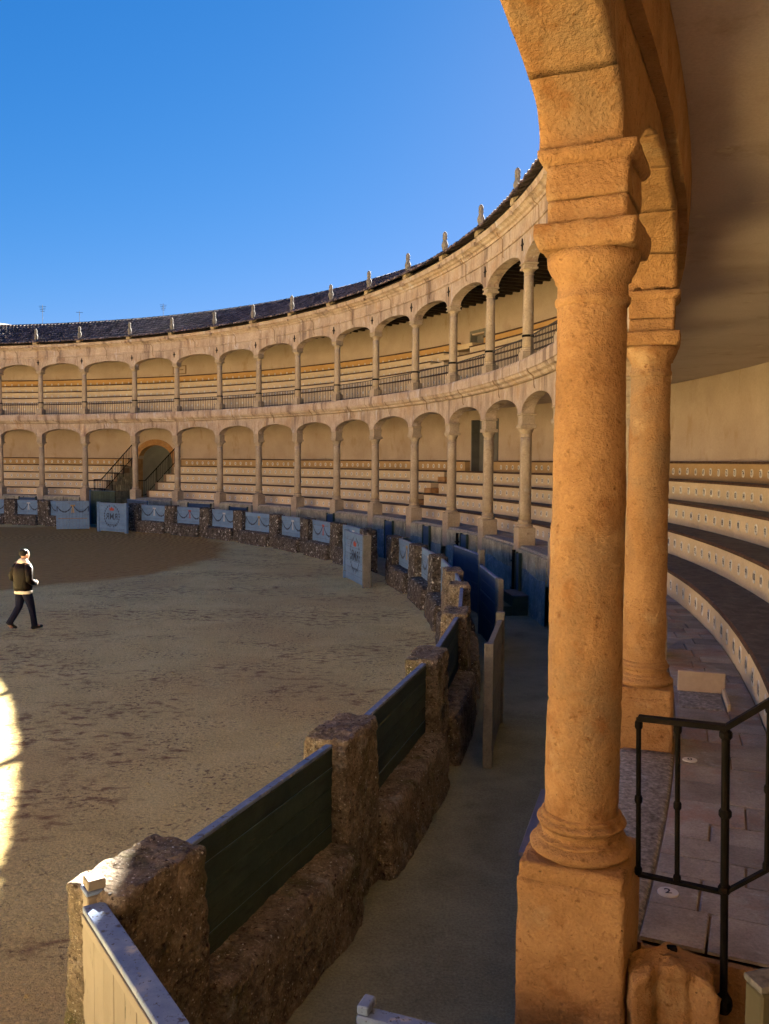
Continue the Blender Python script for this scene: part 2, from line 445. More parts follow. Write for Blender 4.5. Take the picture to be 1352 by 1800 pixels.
PODBLUE = pmat('blue_washed_render', [(0.28, (0.127, 0.166, 0.171)), (0.5, (0.202, 0.253, 0.254)), (0.75, (0.316, 0.370, 0.348))], 2.6, 0.9,
               bumps=[('noise', 16, 0.6), ('noise', 60, 0.5)], bdist=0.02, bstr=0.8,
               spots=[('noise', 7, 0.58, 0.68, (0.430, 0.431, 0.364)), ('noise', 2, 0.56, 0.70, (0.095, 0.105, 0.093)), ('noise', 20, 0.63, 0.72, (0.063, 0.068, 0.061)), ('noise', 1.1, 0.55, 0.7, (0.127, 0.185, 0.232))], grain=(16, 0.25))
PAVE = pmat('paving_stone', [(0.28, (0.224, 0.193, 0.160)), (0.5, (0.325, 0.287, 0.242)), (0.75, (0.426, 0.385, 0.325))], 3.2, 0.88,
            bumps=[('noise', 15, 0.6), ('noise', 60, 0.5)], bdist=0.012, bstr=0.8, island=(0.72, 1.2, 'object'),
            spots=[('noise', 2.2, 0.52, 0.66, (0.336, 0.230, 0.176)), ('noise', 30, 0.62, 0.72, (0.179, 0.161, 0.138)), ('noise', 6, 0.6, 0.72, (0.403, 0.385, 0.341))], grain=(60, 0.22))
CURB = pmat('speckled_coping', [(0.3, (0.169, 0.150, 0.124)), (0.5, (0.286, 0.260, 0.221)), (0.7, (0.429, 0.390, 0.345))], 22, 0.93,
            bumps=[('noise', 30, 0.7), ('vor', 50, 0.5)], bdist=0.015, spots=[('noise', 3, 0.6, 0.72, (0.130, 0.111, 0.085))], grain=(38, 0.5))
WHITEW = pmat('whitewash', [(0.3, (0.68, 0.66, 0.62)), (0.7, (0.76, 0.74, 0.70))], 3, 0.9)
TUNNEL = pmat('grey_tunnel_plaster', [(0.3, (0.27, 0.25, 0.21)), (0.7, (0.36, 0.33, 0.28))], 1.2, 0.9, bumps=[('noise', 16, 0.5)], bdist=0.006)
GARL = pmat('dark_garland_paint', [(0.3, (0.02, 0.035, 0.07)), (0.7, (0.045, 0.07, 0.11))], 20, 0.6)
RED = pmat('faded_red_paint', [(0.3, (0.30, 0.045, 0.03)), (0.7, (0.40, 0.08, 0.05))], 15, 0.6)
GOLD = pmat('faded_gold_paint', [(0.3, (0.36, 0.22, 0.06)), (0.7, (0.45, 0.30, 0.10))], 15, 0.6)
PALE = pmat('pale_grey_paint', [(0.3, (0.42, 0.44, 0.46)), (0.7, (0.55, 0.56, 0.57))], 15, 0.6)
SKIN = pmat('skin', [(0.3, (0.40, 0.22, 0.15)), (0.7, (0.48, 0.28, 0.20))], 20, 0.55)
HAIR = pmat('black_hair', [(0.3, (0.010, 0.009, 0.009)), (0.7, (0.025, 0.022, 0.02))], 40, 0.5, bumps=[('noise', 60, 1)], bdist=0.01, spec=0.08)
LEATHER = pmat('dark_brown_leather', [(0.3, (0.003, 0.002, 0.002)), (0.7, (0.009, 0.004, 0.003))], 9, 0.45, bumps=[('noise', 12, 0.6), ('noise', 40, 0.3)], bdist=0.02, spec=0.12)
FLEECE = pmat('cream_fleece', [(0.3, (0.62, 0.55, 0.46)), (0.7, (0.76, 0.70, 0.61))], 30, 0.95, bumps=[('noise', 60, 1)], bdist=0.01)
DENIM = pmat('navy_denim', [(0.3, (0.001, 0.002, 0.015)), (0.7, (0.002, 0.003, 0.025))], 12, 0.85, bumps=[('noise', 10, 0.6)], bdist=0.02)
SHOE = pmat('black_shoe', [(0.3, (0.010, 0.009, 0.008)), (0.7, (0.02, 0.018, 0.016))], 20, 0.5)

def sand_material():
    m = pmat('arena_sand', [(0.25, (0.52, 0.40, 0.16)), (0.48, (0.66, 0.52, 0.215)), (0.75, (0.72, 0.59, 0.27))], 0.9, 0.95, detail=10, nrough=0.7,
             bumps=[('noise', 3, 0.9), ('noise', 9, 0.9), ('noise', 28, 0.7), ('noise', 90, 0.35)], bdist=0.045, bstr=0.9,
             spots=[('noise', 0.30, 0.48, 0.62, (0.60, 0.44, 0.18)), ('noise', 5.0, 0.50, 0.64, (0.27, 0.155, 0.065), (0.8, 1.2, 1), 0.45, 0.49, 0.57),  # dark clods and scuffs, their colour also standing in for relief shading
                    ('noise', 14, 0.54, 0.64, (0.17, 0.098, 0.048), (1, 1, 1), 1.1, 0.45, 0.60), ('noise', 45, 0.60, 0.68, (0.24, 0.16, 0.085)), ('noise', 22, 0.64, 0.70, (0.66, 0.57, 0.30))], grain=(30, 0.28))
    nt = m.node_tree; N = nt.nodes; L = nt.links
    b = N['Principled BSDF']
    geo = N.new('ShaderNodeNewGeometry')
    # freshly watered, raked oval of darker sand
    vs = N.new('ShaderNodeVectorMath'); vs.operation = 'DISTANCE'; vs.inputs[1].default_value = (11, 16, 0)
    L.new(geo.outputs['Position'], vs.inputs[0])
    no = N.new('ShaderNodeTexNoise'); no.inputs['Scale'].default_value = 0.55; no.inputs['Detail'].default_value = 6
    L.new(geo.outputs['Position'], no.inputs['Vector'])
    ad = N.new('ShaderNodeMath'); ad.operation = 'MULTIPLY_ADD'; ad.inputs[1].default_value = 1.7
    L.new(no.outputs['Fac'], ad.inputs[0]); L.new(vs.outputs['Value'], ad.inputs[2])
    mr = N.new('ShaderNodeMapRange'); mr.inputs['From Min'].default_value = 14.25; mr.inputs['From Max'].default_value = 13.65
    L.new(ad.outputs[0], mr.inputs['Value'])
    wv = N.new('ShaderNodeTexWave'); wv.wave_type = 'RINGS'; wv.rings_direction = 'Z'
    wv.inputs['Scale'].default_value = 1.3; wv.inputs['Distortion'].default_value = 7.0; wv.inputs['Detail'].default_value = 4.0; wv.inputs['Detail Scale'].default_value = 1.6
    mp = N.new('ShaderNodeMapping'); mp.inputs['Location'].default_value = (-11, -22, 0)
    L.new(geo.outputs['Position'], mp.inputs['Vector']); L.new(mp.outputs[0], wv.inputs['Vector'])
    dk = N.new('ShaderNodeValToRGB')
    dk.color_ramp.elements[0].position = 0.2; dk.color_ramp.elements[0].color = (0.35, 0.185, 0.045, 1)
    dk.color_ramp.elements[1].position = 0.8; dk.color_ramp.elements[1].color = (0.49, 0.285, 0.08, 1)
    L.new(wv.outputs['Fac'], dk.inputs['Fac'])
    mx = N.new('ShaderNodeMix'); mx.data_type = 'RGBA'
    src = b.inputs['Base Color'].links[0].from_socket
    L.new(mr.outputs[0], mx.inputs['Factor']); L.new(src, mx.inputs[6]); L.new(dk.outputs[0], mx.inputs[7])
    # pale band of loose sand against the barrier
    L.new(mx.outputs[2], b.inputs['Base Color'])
    return m
SAND = sand_material()

# ------------------------------------------------------------------ column angles round the arena
Am = [-0.4252, -0.3347, 0.1321, 0.2267, 0.3179, 0.4101, 0.506, 0.5988, 0.6925, 0.784, 0.8738, 0.9703, 1.0637, 1.1709, 1.2609, 1.3433]
cols = [-0.5177, Am[0], Am[1]] + [Am[1] + (Am[2] - Am[1]) * k / 5 for k in range(1, 5)] + Am[2:]
nrest = 68 - len(cols)
step = (2 * math.pi + cols[0] - cols[-1]) / (nrest + 1)
ALL = cols + [cols[-1] + step * (k + 1) for k in range(nrest)]
# columns that get built: one more each side of the measured ones
BUILD = [(-2, ALL[-2] - 2 * math.pi), (-1, ALL[-1] - 2 * math.pi)] + [(i, ALL[i]) for i in range(len(cols) + 3)]
RC = 34.5
A_OPEN = (-0.513, -0.420)        # entrance beside the viewer
B_OPEN = (1.066, 1.162)          # far entrance with the stairs
FULL0, FULL1 = -1.3, 2 * math.pi - 1.3

def visible_rank(i):
    """order of a column to the left of the big foreground column as seen in the picture"""
    return i - 6 if i >= 7 else None

def col_phrase(i):
    if i == 1: return 'nearest'
    if i == 2: return 'second'
    if i >= 7:
        return ORD[i - 7]
    return None

# ------------------------------------------------------------------ ground
def build_ground():
    V, F = [], []
    # arena disc as a polar sheet with slight unevenness
    nr, na = 90, 240
    rr = np.concatenate([[0.0], np.linspace(0.35, 31.95, nr)])
    P = [(0, 0, 0)]
    for r in rr[1:]:
        for k in range(na):
            t = 2 * math.pi * k / na
            P.append((r * math.cos(t), r * math.sin(t), 0))
    P = np.array(P)
    R = np.hypot(P[:, 0], P[:, 1])
    P[:, 2] = 0.025 * fbm(P, 0.8, 3, 5) + 0.10 * np.clip((R - 31.0) / 0.9, 0, 1) ** 1.5
    F = [(0, 1 + k, 1 + (k + 1) % na) for k in range(na)]
    for i in range(nr - 1):
        for k in range(na):
            a = 1 + i * na; k2 = (k + 1) % na
            F.append((a + k, a + na + k, a + na + k2, a + k2))
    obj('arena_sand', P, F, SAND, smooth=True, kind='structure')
    V, F = ring([(31.9, 0.0), (34.6, 0.0)], FULL0, FULL1, 260, closed=False)
    V2, F2 = [], []
    rs = np.linspace(31.9, 34.6, 10)
    V, F = ring([(r, 0.0) for r in rs], FULL0, FULL1, 400, closed=False)
    V = np.array(V); V[:, 2] += 0.015 * fbm(V, 1.2, 3, 9)
    obj('passage_floor', V, F, CALLEJON, smooth=True, kind='structure')
    # town ground beyond the ring
    g = 1500
    obj('ground', [(-g, -g, -0.3), (g, -g, -0.3), (g, g, -0.3), (-g, g, -0.3)], [(0, 1, 2, 3)], CALLEJON, kind='structure')
    # loose pebbles and clods in the near sand
    q = G()
    cl = rng.random((5200, 5))
    for u in cl:
        a = -0.52 + u[0] ** 1.6 * 1.2; r = 31.4 - 16 * u[1] ** 1.5
        s = 0.008 + 0.02 * u[2] ** 4
        p = pol(r, a, 0.012)
        th = u[3] * 6.28
        c, sn = math.cos(th) * s, math.sin(th) * s
        V = [p + (c, sn, 0), p + (-sn, c * 0.8, 0), p + (-c, -sn, 0), p + (sn, -c, 0), p + (c * .2, sn * .2, s * 0.8)]
        q.add(V, [(0, 1, 4), (1, 2, 4), (2, 3, 4), (3, 0, 4)])
    q.obj('sand_clods', SAND, kind='stuff')
build_ground()

# ------------------------------------------------------------------ masses: back walls, floors, ceiling
def wall_with_openings(R, z1, a0, a1, openings, z0, thick, n):
    """cylindrical wall face; openings = list of (al, ar, ztop, rise); gives a front face, reveals and back"""
    ang = [a0 + (a1 - a0) * k / n for k in range(n + 1)]
    for (l, r, zt, rise) in openings:
        ang = [a for a in ang if not (l - 0.004 < a < r + 0.004)]
        ang += [l - 1e-4] + [l + (r - l) * k / 24 for k in range(25)] + [r + 1e-4]
    ang.sort()
    def zlo(a):
        for (l, r, zt, rise) in openings:
            if l <= a <= r:
                s = (a - (l + r) / 2) / ((r - l) / 2)
                return zt + rise * math.sqrt(max(0.0, 1 - s * s))
        return z0
    V = []; F = []
    for a in ang:
        z = zlo(a)
        V += [pol(R, a, z), pol(R, a, z1), pol(R + thick, a, z1), pol(R + thick, a, z)]
    for k in range(len(ang) - 1):
        for i in range(4):
            j = (i + 1) % 4
            F.append((k * 4 + i, k * 4 + j, k * 4 + 4 + j, k * 4 + 4 + i))
    F.append((0, 1, 2, 3)); m = (len(ang) - 1) * 4
    F.append((m, m + 1, m + 2, m + 3))
    return V, F

t = thing('lower_back_wall', 'ochre plastered back wall of the lower gallery behind the seat rows', 'wall')
V, F = wall_with_openings(38.3, 6.2, FULL0, FULL1 - 1e-4, [(1.084, 1.153, 3.65, 0.95), (0.422, 0.474, 5.42, 0.0)], 0.0, 0.45, 300)
obj('plaster_face', V, F, PLASTER, t)
# arch band round the tunnel mouth
def arch_band(al, ar, zt, rise, w, R0, R1, z0):
    V = []; F = []
    am, h = (al + ar) / 2, (ar - al) / 2
    n = 24
    pts = [(al, z0)] + [(am - h * math.cos(math.pi * k / n), zt + rise * math.sin(math.pi * k / n)) for k in range(n + 1)] + [(ar, z0)]
    wa = w / R0
    pto = [(al - wa, z0)] + [(am - (h + wa) * math.cos(math.pi * k / n), zt + (rise + w) * math.sin(math.pi * k / n)) for k in range(n + 1)] + [(ar + wa, z0)]
    for (a, z), (b, y) in zip(pts, pto):
        V += [pol(R0, a, z), pol(R0, b, y), pol(R1, b, y), pol(R1, a, z)]
    for k in range(len(pts) - 1):
        for i in range(4):
            j = (i + 1) % 4
            F.append((k * 4 + i, k * 4 + j, k * 4 + 4 + j, k * 4 + 4 + i))
    return V, F
V, F = arch_band(1.0845, 1.1525, 3.65, 0.945, 0.34, 38.26, 38.70, 0.0)
obj('tunnel_arch_band', V, F, STONE, t)
# the tunnel itself
V = []; F = []
n = 20
prof = [(1.0825, 0.0)] + [(1.1185 - 0.0360 * math.cos(math.pi * k / n), 3.65 + 1.02 * math.sin(math.pi * k / n)) for k in range(n + 1)] + [(1.1545, 0.0)]
for R in (38.62, 41.2, 43.5):
    for a, z in prof:
        V.append(pol(R, 1.1185 + (a - 1.1185) * 38.3 / R, z))
m = len(prof)
for k in range(2):
    for i in range(m - 1):
        F.append((k * m + i, k * m + i + 1, (k + 1) * m + i + 1, (k + 1) * m + i))
F.append(tuple(2 * m + i for i in range(m)))
obj('tunnel_lining', V, F, TUNNEL, t)
# recess behind the doorway of the lower gallery
V, F = ring([(38.75, 3.2), (40.2, 3.2), (40.2, 5.5), (38.75, 5.5)], 0.418, 0.478, 6)
F = [f for f in F]
dr = thing('gallery_doorway', 'tall dark doorway in the lower gallery back wall above a gap in the seats', 'doorway', pol(38.6, 0.448, 3.36))
dr_inv = Matrix.Translation(dr.location)
def place_world(parent, *objs):
    for o in objs:
        o.parent = parent
        o.matrix_parent_inverse = parent.matrix_basis.inverted()
GREYDOOR = pmat('grey_door_recess', [(0.3, (0.10, 0.10, 0.098)), (0.7, (0.15, 0.148, 0.142))], 3, 0.8)
V, F = ring(rect(38.62, 38.68, 3.3, 5.41), 0.4225, 0.4735, 4)
o = obj('door_panel', V, F, GREYDOOR); place_world(dr, o)
for a0_, a1_ in ((0.4222, 0.4245), (0.4715, 0.4738)):
    V, F = ring(rect(38.27, 38.62, 3.3, 5.415), a0_, a1_, 1)
    o = obj('door_jamb', V, F, GREYDOOR); place_world(dr, o)

t = thing('upper_back_wall', 'warm ochre plastered back wall of the upper gallery under the roof timbers', 'wall')
V, F = wall_with_openings(38.3, 10.06, FULL0, FULL1 - 1e-4, [(0.4475, 0.478, 8.83, 0.0)], 6.2, 0.4, 300)
obj('plaster_face', V, F, PLASTER, t)
dr = thing('upper_doorway', 'small grey doorway in the upper gallery back wall reached by a stair', 'doorway', pol(38.6, 0.462, 7.0))
V, F = ring(rect(38.55, 38.6, 6.3, 8.82), 0.448, 0.4775, 3)
o = obj('door_leaf', V, F, GREYPAINT); place_world(dr, o)
for a_ in (0.4478, 0.4758):
    V, F = ring(rect(38.24, 38.55, 6.3, 8.9), a_, a_ + 0.0022, 1)
    o = obj('door_jamb', V, F, GREYPAINT); place_world(dr, o)
V, F = ring(rect(38.24, 38.55, 8.9, 9.0), 0.4478, 0.478, 2)
o = obj('door_lintel', V, F, GREYPAINT); place_world(dr, o)
# small framed notice painted on the upper wall
nt_ = thing('wall_notice', 'small framed notice painted on the upper gallery wall at the left', 'sign', pol(38.28, 1.068, 9.0), 1.068)
V, F = box(-0.02, 0.0, -0.45, 0.45, -0.22, 0.22)
obj('notice_board', V, F, PLASTER, nt_)
for x0, x1, z0, z1 in ((-0.5, 0.5, 0.2, 0.25), (-0.5, 0.5, -0.25, -0.2), (-0.5, -0.45, -0.2, 0.2), (0.45, 0.5, -0.2, 0.2)):
    V, F = box(-0.035, 0.0, x0, x1, z0, z1)
    obj('notice_frame', V, F, CORE, nt_)
V, F = box(-0.024, -0.021, -0.3, 0.3, -0.03, 0.03)
obj('notice_lettering', V, F, CORE, nt_)

V, F = ring(rect(34.73, 38.3, 5.8, 6.18), FULL0, FULL1 - 1e-4, 300)
obj('gallery_ceiling', V, F, CEIL, kind='structure')
V, F = ring([(34.648, 5.48), (34.71, 5.48), (34.728, 5.802), (34.648, 5.802)], FULL0, FULL1 - 1e-4, 300)
obj('ceiling_beam', V, F, STONE, kind='structure')
V, F = ring(rect(38.9, 39.3, 0, 10.6), FULL0, FULL1 - 1e-4, 200)
V = np.array(V)
def outer_wall(a0, a1):
    return ring(rect(38.76, 39.2, -0.3, 10.55), a0, a1)
wl = thing('outer_wall', 'plain outside wall of the bullring behind the galleries', 'wall')
for a0_, a1_ in ((1.156, FULL1 - 1e-4), (FULL0, 1.081)):
    V, F = outer_wall(a0_, a1_)
    obj('wall_masonry', V, F, PLASTER, wl)
V, F = ring(rect(38.76, 39.2, 5.0, 10.55), 1.081, 1.156)
obj('wall_masonry', V, F, PLASTER, wl)

# ------------------------------------------------------------------ seat rows
RF = [35.42, 36.10, 36.78, 37.42, 38.05]
ZL = [2.02, 2.47, 2.92, 3.37, 3.79]
ZU = [6.95, 7.38, 7.80, 8.22, 8.64]
DIG = {}
def digit_mesh(ch):
    if ch not in DIG:
        cu = bpy.data.curves.new('digit', 'FONT'); cu.body = ch; cu.size = 1.0; cu.align_x = 'CENTER'; cu.align_y = 'CENTER'; cu.offset = 0.02
        cu.resolution_u = 2
        o = bpy.data.objects.new('digit', cu)
        me = bpy.data.meshes.new_from_object(o)
        DIG[ch] = ([tuple(v.co) for v in me.vertices], [tuple(p.vertices) for p in me.polygons])
        bpy.data.objects.remove(o); bpy.data.curves.remove(cu); bpy.data.meshes.remove(me)
    return DIG[ch]

def plate_geo(text, w=0.135, h=0.17, up=True):
    """rounded enamel plate, outward normal -X, y = tangential"""
    g = G()
    n = 14
    ptsf = []
    for k in range(n):
        th = 2 * math.pi * k / n
        c, s = math.cos(th), math.sin(th)
        ptsf.append((math.copysign(abs(c) ** 0.75, c) * w / 2, math.copysign(abs(s) ** 0.75, s) * h / 2))
    V = [(-0.008, y, z) for y, z in ptsf] + [(0.0, y * 1.06, z * 1.06) for y, z in ptsf]
    F = [tuple(range(n))] + [(i, (i + 1) % n, n + (i + 1) % n, n + i) for i in range(n)]
    g.add(V, F, 0)
    if text:
        dv, df = digit_mesh(text)
        V = [(-0.0105, -x * 0.085 * (w / 0.115), y * 0.115 * (w / 0.115)) for x, y, z in dv]
        g.add(V, df, 1)
    return g
PL_MESH = {}
def plate_mesh(text):
    if text not in PL_MESH:
        PL_MESH[text] = plate_geo(text).mesh('seat_number_plate', [PLATE, INK])
    return PL_MESH[text]
blank = plate_geo('')
mark = plate_geo('8')

def tier(level, n, spans, zb, zt, Rf, Rb, mat, depth_next):
    nm = ORD[n]
    pos = {0: 'lowest', 1: 'second', 2: 'middle', 3: 'fourth', 4: 'topmost'}[n]
    lab = '%s seat row of the %s gallery, cream plaster face under a dark slab' % (pos, level) if n < 4 else \
          'topmost seat row of the %s gallery, plaster face tinted orange for shade against the back wall' % level
    t = thing('seat_row', lab, 'seating', group='curved seat rows of the %s gallery' % level)
    for a0, a1 in spans:
        V, F = ring([(Rf, zb), (Rf, zt - 0.055), (Rb, zt - 0.055), (Rb, zb)], a0, a1)
        obj('riser', V, F, mat, t)
        k = max(1, int(round((a1 - a0) * Rf / 1.55)))
        for i in range(k):
            b0 = a0 + (a1 - a0) * i / k; b1 = a0 + (a1 - a0) * (i + 1) / k
            if b1 < -0.5 or b0 > 1.45:
                continue  # unseen spans keep bare cream tops, brighter than slabs, added for bounce light
            j = rng.uniform(-0.006, 0.006)
            V, F = ring([(Rf - 0.03 + j, zt - 0.053), (Rf - 0.038 + j, zt - 0.02), (Rf - 0.02 + j, zt), (Rb - 0.28 if n < 4 else Rb + 0.25, zt + j * 0.3), (Rb - 0.28 if n < 4 else Rb + 0.25, zt - 0.053)],
                        b0 + 0.0001, b1 - 0.0001, 2)
            mi = []
            g = G(); g.add(V, F, 0)
            g.M = [1 if (len(f) == 4 and all((q % 5) in (0, 1, 2) for q in f)) else 0 for f in F]
            g.obj('seat_slab', [CAP, EDGE], t)
            if n < 4:
                V, F = ring(rect(Rb - 0.27, Rb - 0.002, zt - 0.052, zt - 0.022), b0 + 0.0001, b1 - 0.0001, 2)
                obj('foot_strip', V, F, CAP, t)
    return t

low_spans = [(-0.83, A_OPEN[0] - 0.006), (A_OPEN[1] + 0.006, 0.474), (0.4915, B_OPEN[0] - 0.006), (B_OPEN[1] + 0.006, FULL1 - 0.01 + 0.47)]
low_spans1 = [(-0.83, A_OPEN[0] - 0.006), (A_OPEN[1] + 0.006, B_OPEN[0] - 0.006), (B_OPEN[1] + 0.006, FULL1 - 0.01 + 0.47)]
low_spans5 = [(-0.83, A_OPEN[0] - 0.006), (A_OPEN[1] + 0.006, 0.42), (0.476, B_OPEN[0] - 0.006), (B_OPEN[1] + 0.006, FULL1 - 0.01 + 0.47)]
up_spans = [(-0.83, 0.445), (0.497, FULL1 + 0.46)]
LOW = []; UPP = []
for n in range(5):
    Rb = RF[n + 1] if n < 4 else 38.29
    LOW.append(tier('lower', n, low_spans1 if n == 0 else (low_spans5 if n == 4 else low_spans), 1.45, ZL[n], RF[n], Rb, SEATMID_SHADE if n == 4 else SEAT, 0))
    UPP.append(tier('upper', n, [(-0.83, FULL1 + 0.46)] if n < 2 else up_spans, 6.18, ZU[n], RF[n] + 0.05, (Rb + 0.05) if n < 4 else 38.29, SEATTOP_SHADE if n == 4 else SEAT, 0))
# stair blocks of the aisles
for n in range(1, 4):
    V, F = ring([(RF[n] - 0.34, ZL[n - 1] + 0.002), (RF[n] - 0.34, ZL[n - 1] + 0.2), (RF[n] + 0.45, ZL[n - 1] + 0.2), (RF[n] + 0.45, ZL[n - 1] + 0.002)], 0.4755, 0.490, 1)
    obj('aisle_step', V, F, STONE, LOW[n], label='ochre stone half step in the aisle gap')
for n in range(2, 5):
    V, F = ring([(RF[n] - 0.30, ZU[n - 1] + 0.002), (RF[n] - 0.30, ZU[n - 1] + 0.2), (RF[n] + 0.5, ZU[n - 1] + 0.2), (RF[n] + 0.5, ZU[n - 1] + 0.002)], 0.452, 0.490, 1)
    obj('aisle_step', V, F, SEAT, UPP[n], label='cream half step in the upper aisle gap')
# seat number plates
START = {4: (64, -0.0163, 0.0111), 3: (73, -0.050, 0.0115), 2: (81, -0.1075, 0.0122), 1: (86, -0.1515, 0.0120), 0: (95, -0.30, 0.0133)}
REF = {4: 76, 3: 85, 2: 92, 1: 98, 0: 106}
for n in range(5):
    ref, aref, da = REF[n], START[n][1], START[n][2]
    zt = ZL[n]
    zc = zt - 0.055 - 0.19
    far = G()
    k0 = int(math.floor((A_OPEN[1] + 0.02 - aref) / da)) + 1
    a = aref + k0 * da
    k = k0
    spans = low_spans5 if n == 4 else (low_spans1 if n == 0 else low_spans)
    while a < 1.45:
        ok = any(s0 + 0.004 < a < s1 - 0.004 for s0, s1 in spans)
        if ok:
            aj = a + rng.uniform(-0.0008, 0.0008); zj = zc + rng.uniform(-0.008, 0.008)
            num = ref - k
            if a < 0.40:
                o = put('seat_number_plate', plate_mesh(str(num) if num > 0 else str(100 + num)), LOW[n])
                o.location = pol(RF[n] - 0.0005, aj, zj); o.rotation_euler = (0, 0, aj)
            else:
                src = mark
                R_ = np.array([[math.cos(aj), -math.sin(aj), 0], [math.sin(aj), math.cos(aj), 0], [0, 0, 1]])
                P = (np.array(src.V) @ R_.T) + pol(RF[n] - 0.0005, aj, zj)
                nb = len(far.V); far.V.extend(map(tuple, P)); far.F.extend([tuple(i + nb for i in f) for f in src.F]); far.M.extend(src.M)
        k += 1; a += da
    if far.V:
        far.obj('far_number_plates', [PLATE, INK], LOW[n], kind='stuff')
    up = G()
    a = 0.05
    while a < 1.45:
        if n < 2 or not (0.44 < a < 0.50):
            src = blank if rng.random() < 0.3 else mark
            R_ = np.array([[math.cos(a), -math.sin(a), 0], [math.sin(a), math.cos(a), 0], [0, 0, 1]])
            P = (np.array(src.V) * 0.72 @ R_.T) + pol(RF[n] + 0.0495, a, ZU[n] - 0.29)
            nb = len(up.V); up.V.extend(map(tuple, P)); up.F.extend([tuple(i + nb for i in f) for f in src.F]); up.M.extend(src.M)
        a += 0.0124
    up.obj('far_number_plates', [PLATE, INK], UPP[n], kind='stuff')
# ------------------------------------------------------------------ podium (wall under the lower gallery)
pod = thing('podium_wall', 'stone wall carrying the lower gallery along the passage, grey above and faded blue below', 'wall')
for (i, a), (i2, a2) in zip(BUILD[:-1], BUILD[1:]):
    if i == 0 or abs(a - 1.0637) < 1e-3:
        continue
    e = 0.24 / 34.25
    l, r = a + e, a2 - e
    zs = 1.0 + rng.uniform(-0.06, 0.06)
    # lower rendered band with a wavy upper limit
    n = 14
    V = []; F = []
    for k in range(n + 1):
        aa = l + (r - l) * k / n
        zz = zs + 0.05 * math.sin(aa * 70) + rng.uniform(-0.02, 0.02)
        V += [pol(34.235, aa, -0.1), pol(34.235, aa, zz), pol(34.27, aa, zz + 0.01), pol(34.5, aa, zz), pol(34.5, aa, -0.1)]
    for k in range(n):
        for q in range(5):
            w = (q + 1) % 5
            F.append((k * 5 + q, k * 5 + w, k * 5 + 5 + w, k * 5 + 5 + q))
    obj('rendered_band', V, F, PODBLUE, pod)
    cuts = [l, l + (r - l) * rng.uniform(0.28, 0.38), l + (r - l) * rng.uniform(0.62, 0.72), r]
    for c0, c1 in zip(cuts[:-1], cuts[1:]):
        j = rng.uniform(-0.008, 0.008)
        V, F = ring([(34.25 + j, zs - 0.12), (34.25 + j, 1.50), (34.27 + j, 1.53), (34.6, 1.53), (34.6, zs - 0.12)], c0 + 0.0002, c1 - 0.0002, 2)
        obj('podium_stone', V, F, PODIUM, pod)
    # coping
    near = i in (1, 2, 3)
    nn = 10 if near else 3
    V, F = ring([(34.33, 1.532), (34.335, 1.59), (34.36, 1.603), (34.69, 1.603), (34.715, 1.59), (34.715, 1.532)], l, r, 24 if near else 4)
    if near:
        V = disp(V, 0.012, 9, 3)
    obj('coping_stone', V, F, CURB, pod, smooth=near)
# floor bed of the lower gallery walk and of the upper walk
V, F = ring(rect(34.62, 36.0, 1.3, 1.585), A_OPEN[1] + 0.001, B_OPEN[0] - 0.001)
obj('gallery_floor', V, F, CORE, kind='structure')
gf = [o for o in bpy.data.objects if o.name == 'gallery_floor'][0]
V, F = ring(rect(34.62, 36.0, 1.3, 1.585), B_OPEN[1] + 0.001, FULL1 + 0.46)
obj('gallery_floor', V, F, CORE, kind='structure')
V, F = ring(rect(34.62, 36.0, 1.3, 1.585), -0.83, A_OPEN[0] - 0.001)
obj('gallery_floor', V, F, CORE, kind='structure')
# paving of the walk, stone by stone
a = A_OPEN[1] + 0.0015
while a < 0.62:
    w = rng.uniform(0.22, 0.36) / 35.0
    cuts = [34.72]
    while cuts[-1] < 35.40:
        cuts.append(min(cuts[-1] + rng.uniform(0.22, 0.46), 35.41))
        if 35.41 - cuts[-1] < 0.14:
            cuts[-1] = 35.41
    for r0, r1 in zip(cuts[:-1], cuts[1:]):
        g = 0.006; dz = rng.uniform(-0.003, 0.003)
        V, F = ring([(r0 + g, 1.57), (r0 + g, 1.596 + dz), (r0 + g + 0.006, 1.60 + dz), (r1 - g - 0.006, 1.60 + dz), (r1 - g, 1.596 + dz), (r1 - g, 1.57)],
                    a + g / 35, a + w - g / 35, 1)
        obj('paving_stone', V, F, PAVE, gf)
    a += w
V, F = ring(rect(34.72, 35.41, 1.57, 1.60), 0.62, B_OPEN[0] - 0.001)
obj('far_paving', V, F, PAVE, gf, kind='stuff')
# painted seat numbers set in the floor
for k, (px, py, txt) in enumerate(((31.99, -13.71, '2'), (32.78, -11.77, '0'))):
    rr, aa = math.hypot(px, py), math.atan2(py, px)
    g = G()
    n = 20
    V = [(0.05 * math.cos(2 * math.pi * q / n), 0.05 * math.sin(2 * math.pi * q / n), 0.006) for q in range(n)] + \
        [(0.052 * math.cos(2 * math.pi * q / n), 0.052 * math.sin(2 * math.pi * q / n), -0.003) for q in range(n)]
    g.add(V, [tuple(range(n))] + [(q, (q + 1) % n, n + (q + 1) % n, n + q) for q in range(n)])
    dv, df = digit_mesh(txt)
    g.add([(x * 0.07, y * 0.07, 0.0085) for x, y, z in dv], df, 1)
    o = g.obj('floor_number_disc', [PLATE, INK], gf)
    o.location = (px, py, 1.602); o.rotation_euler = (0, 0, -0.15)
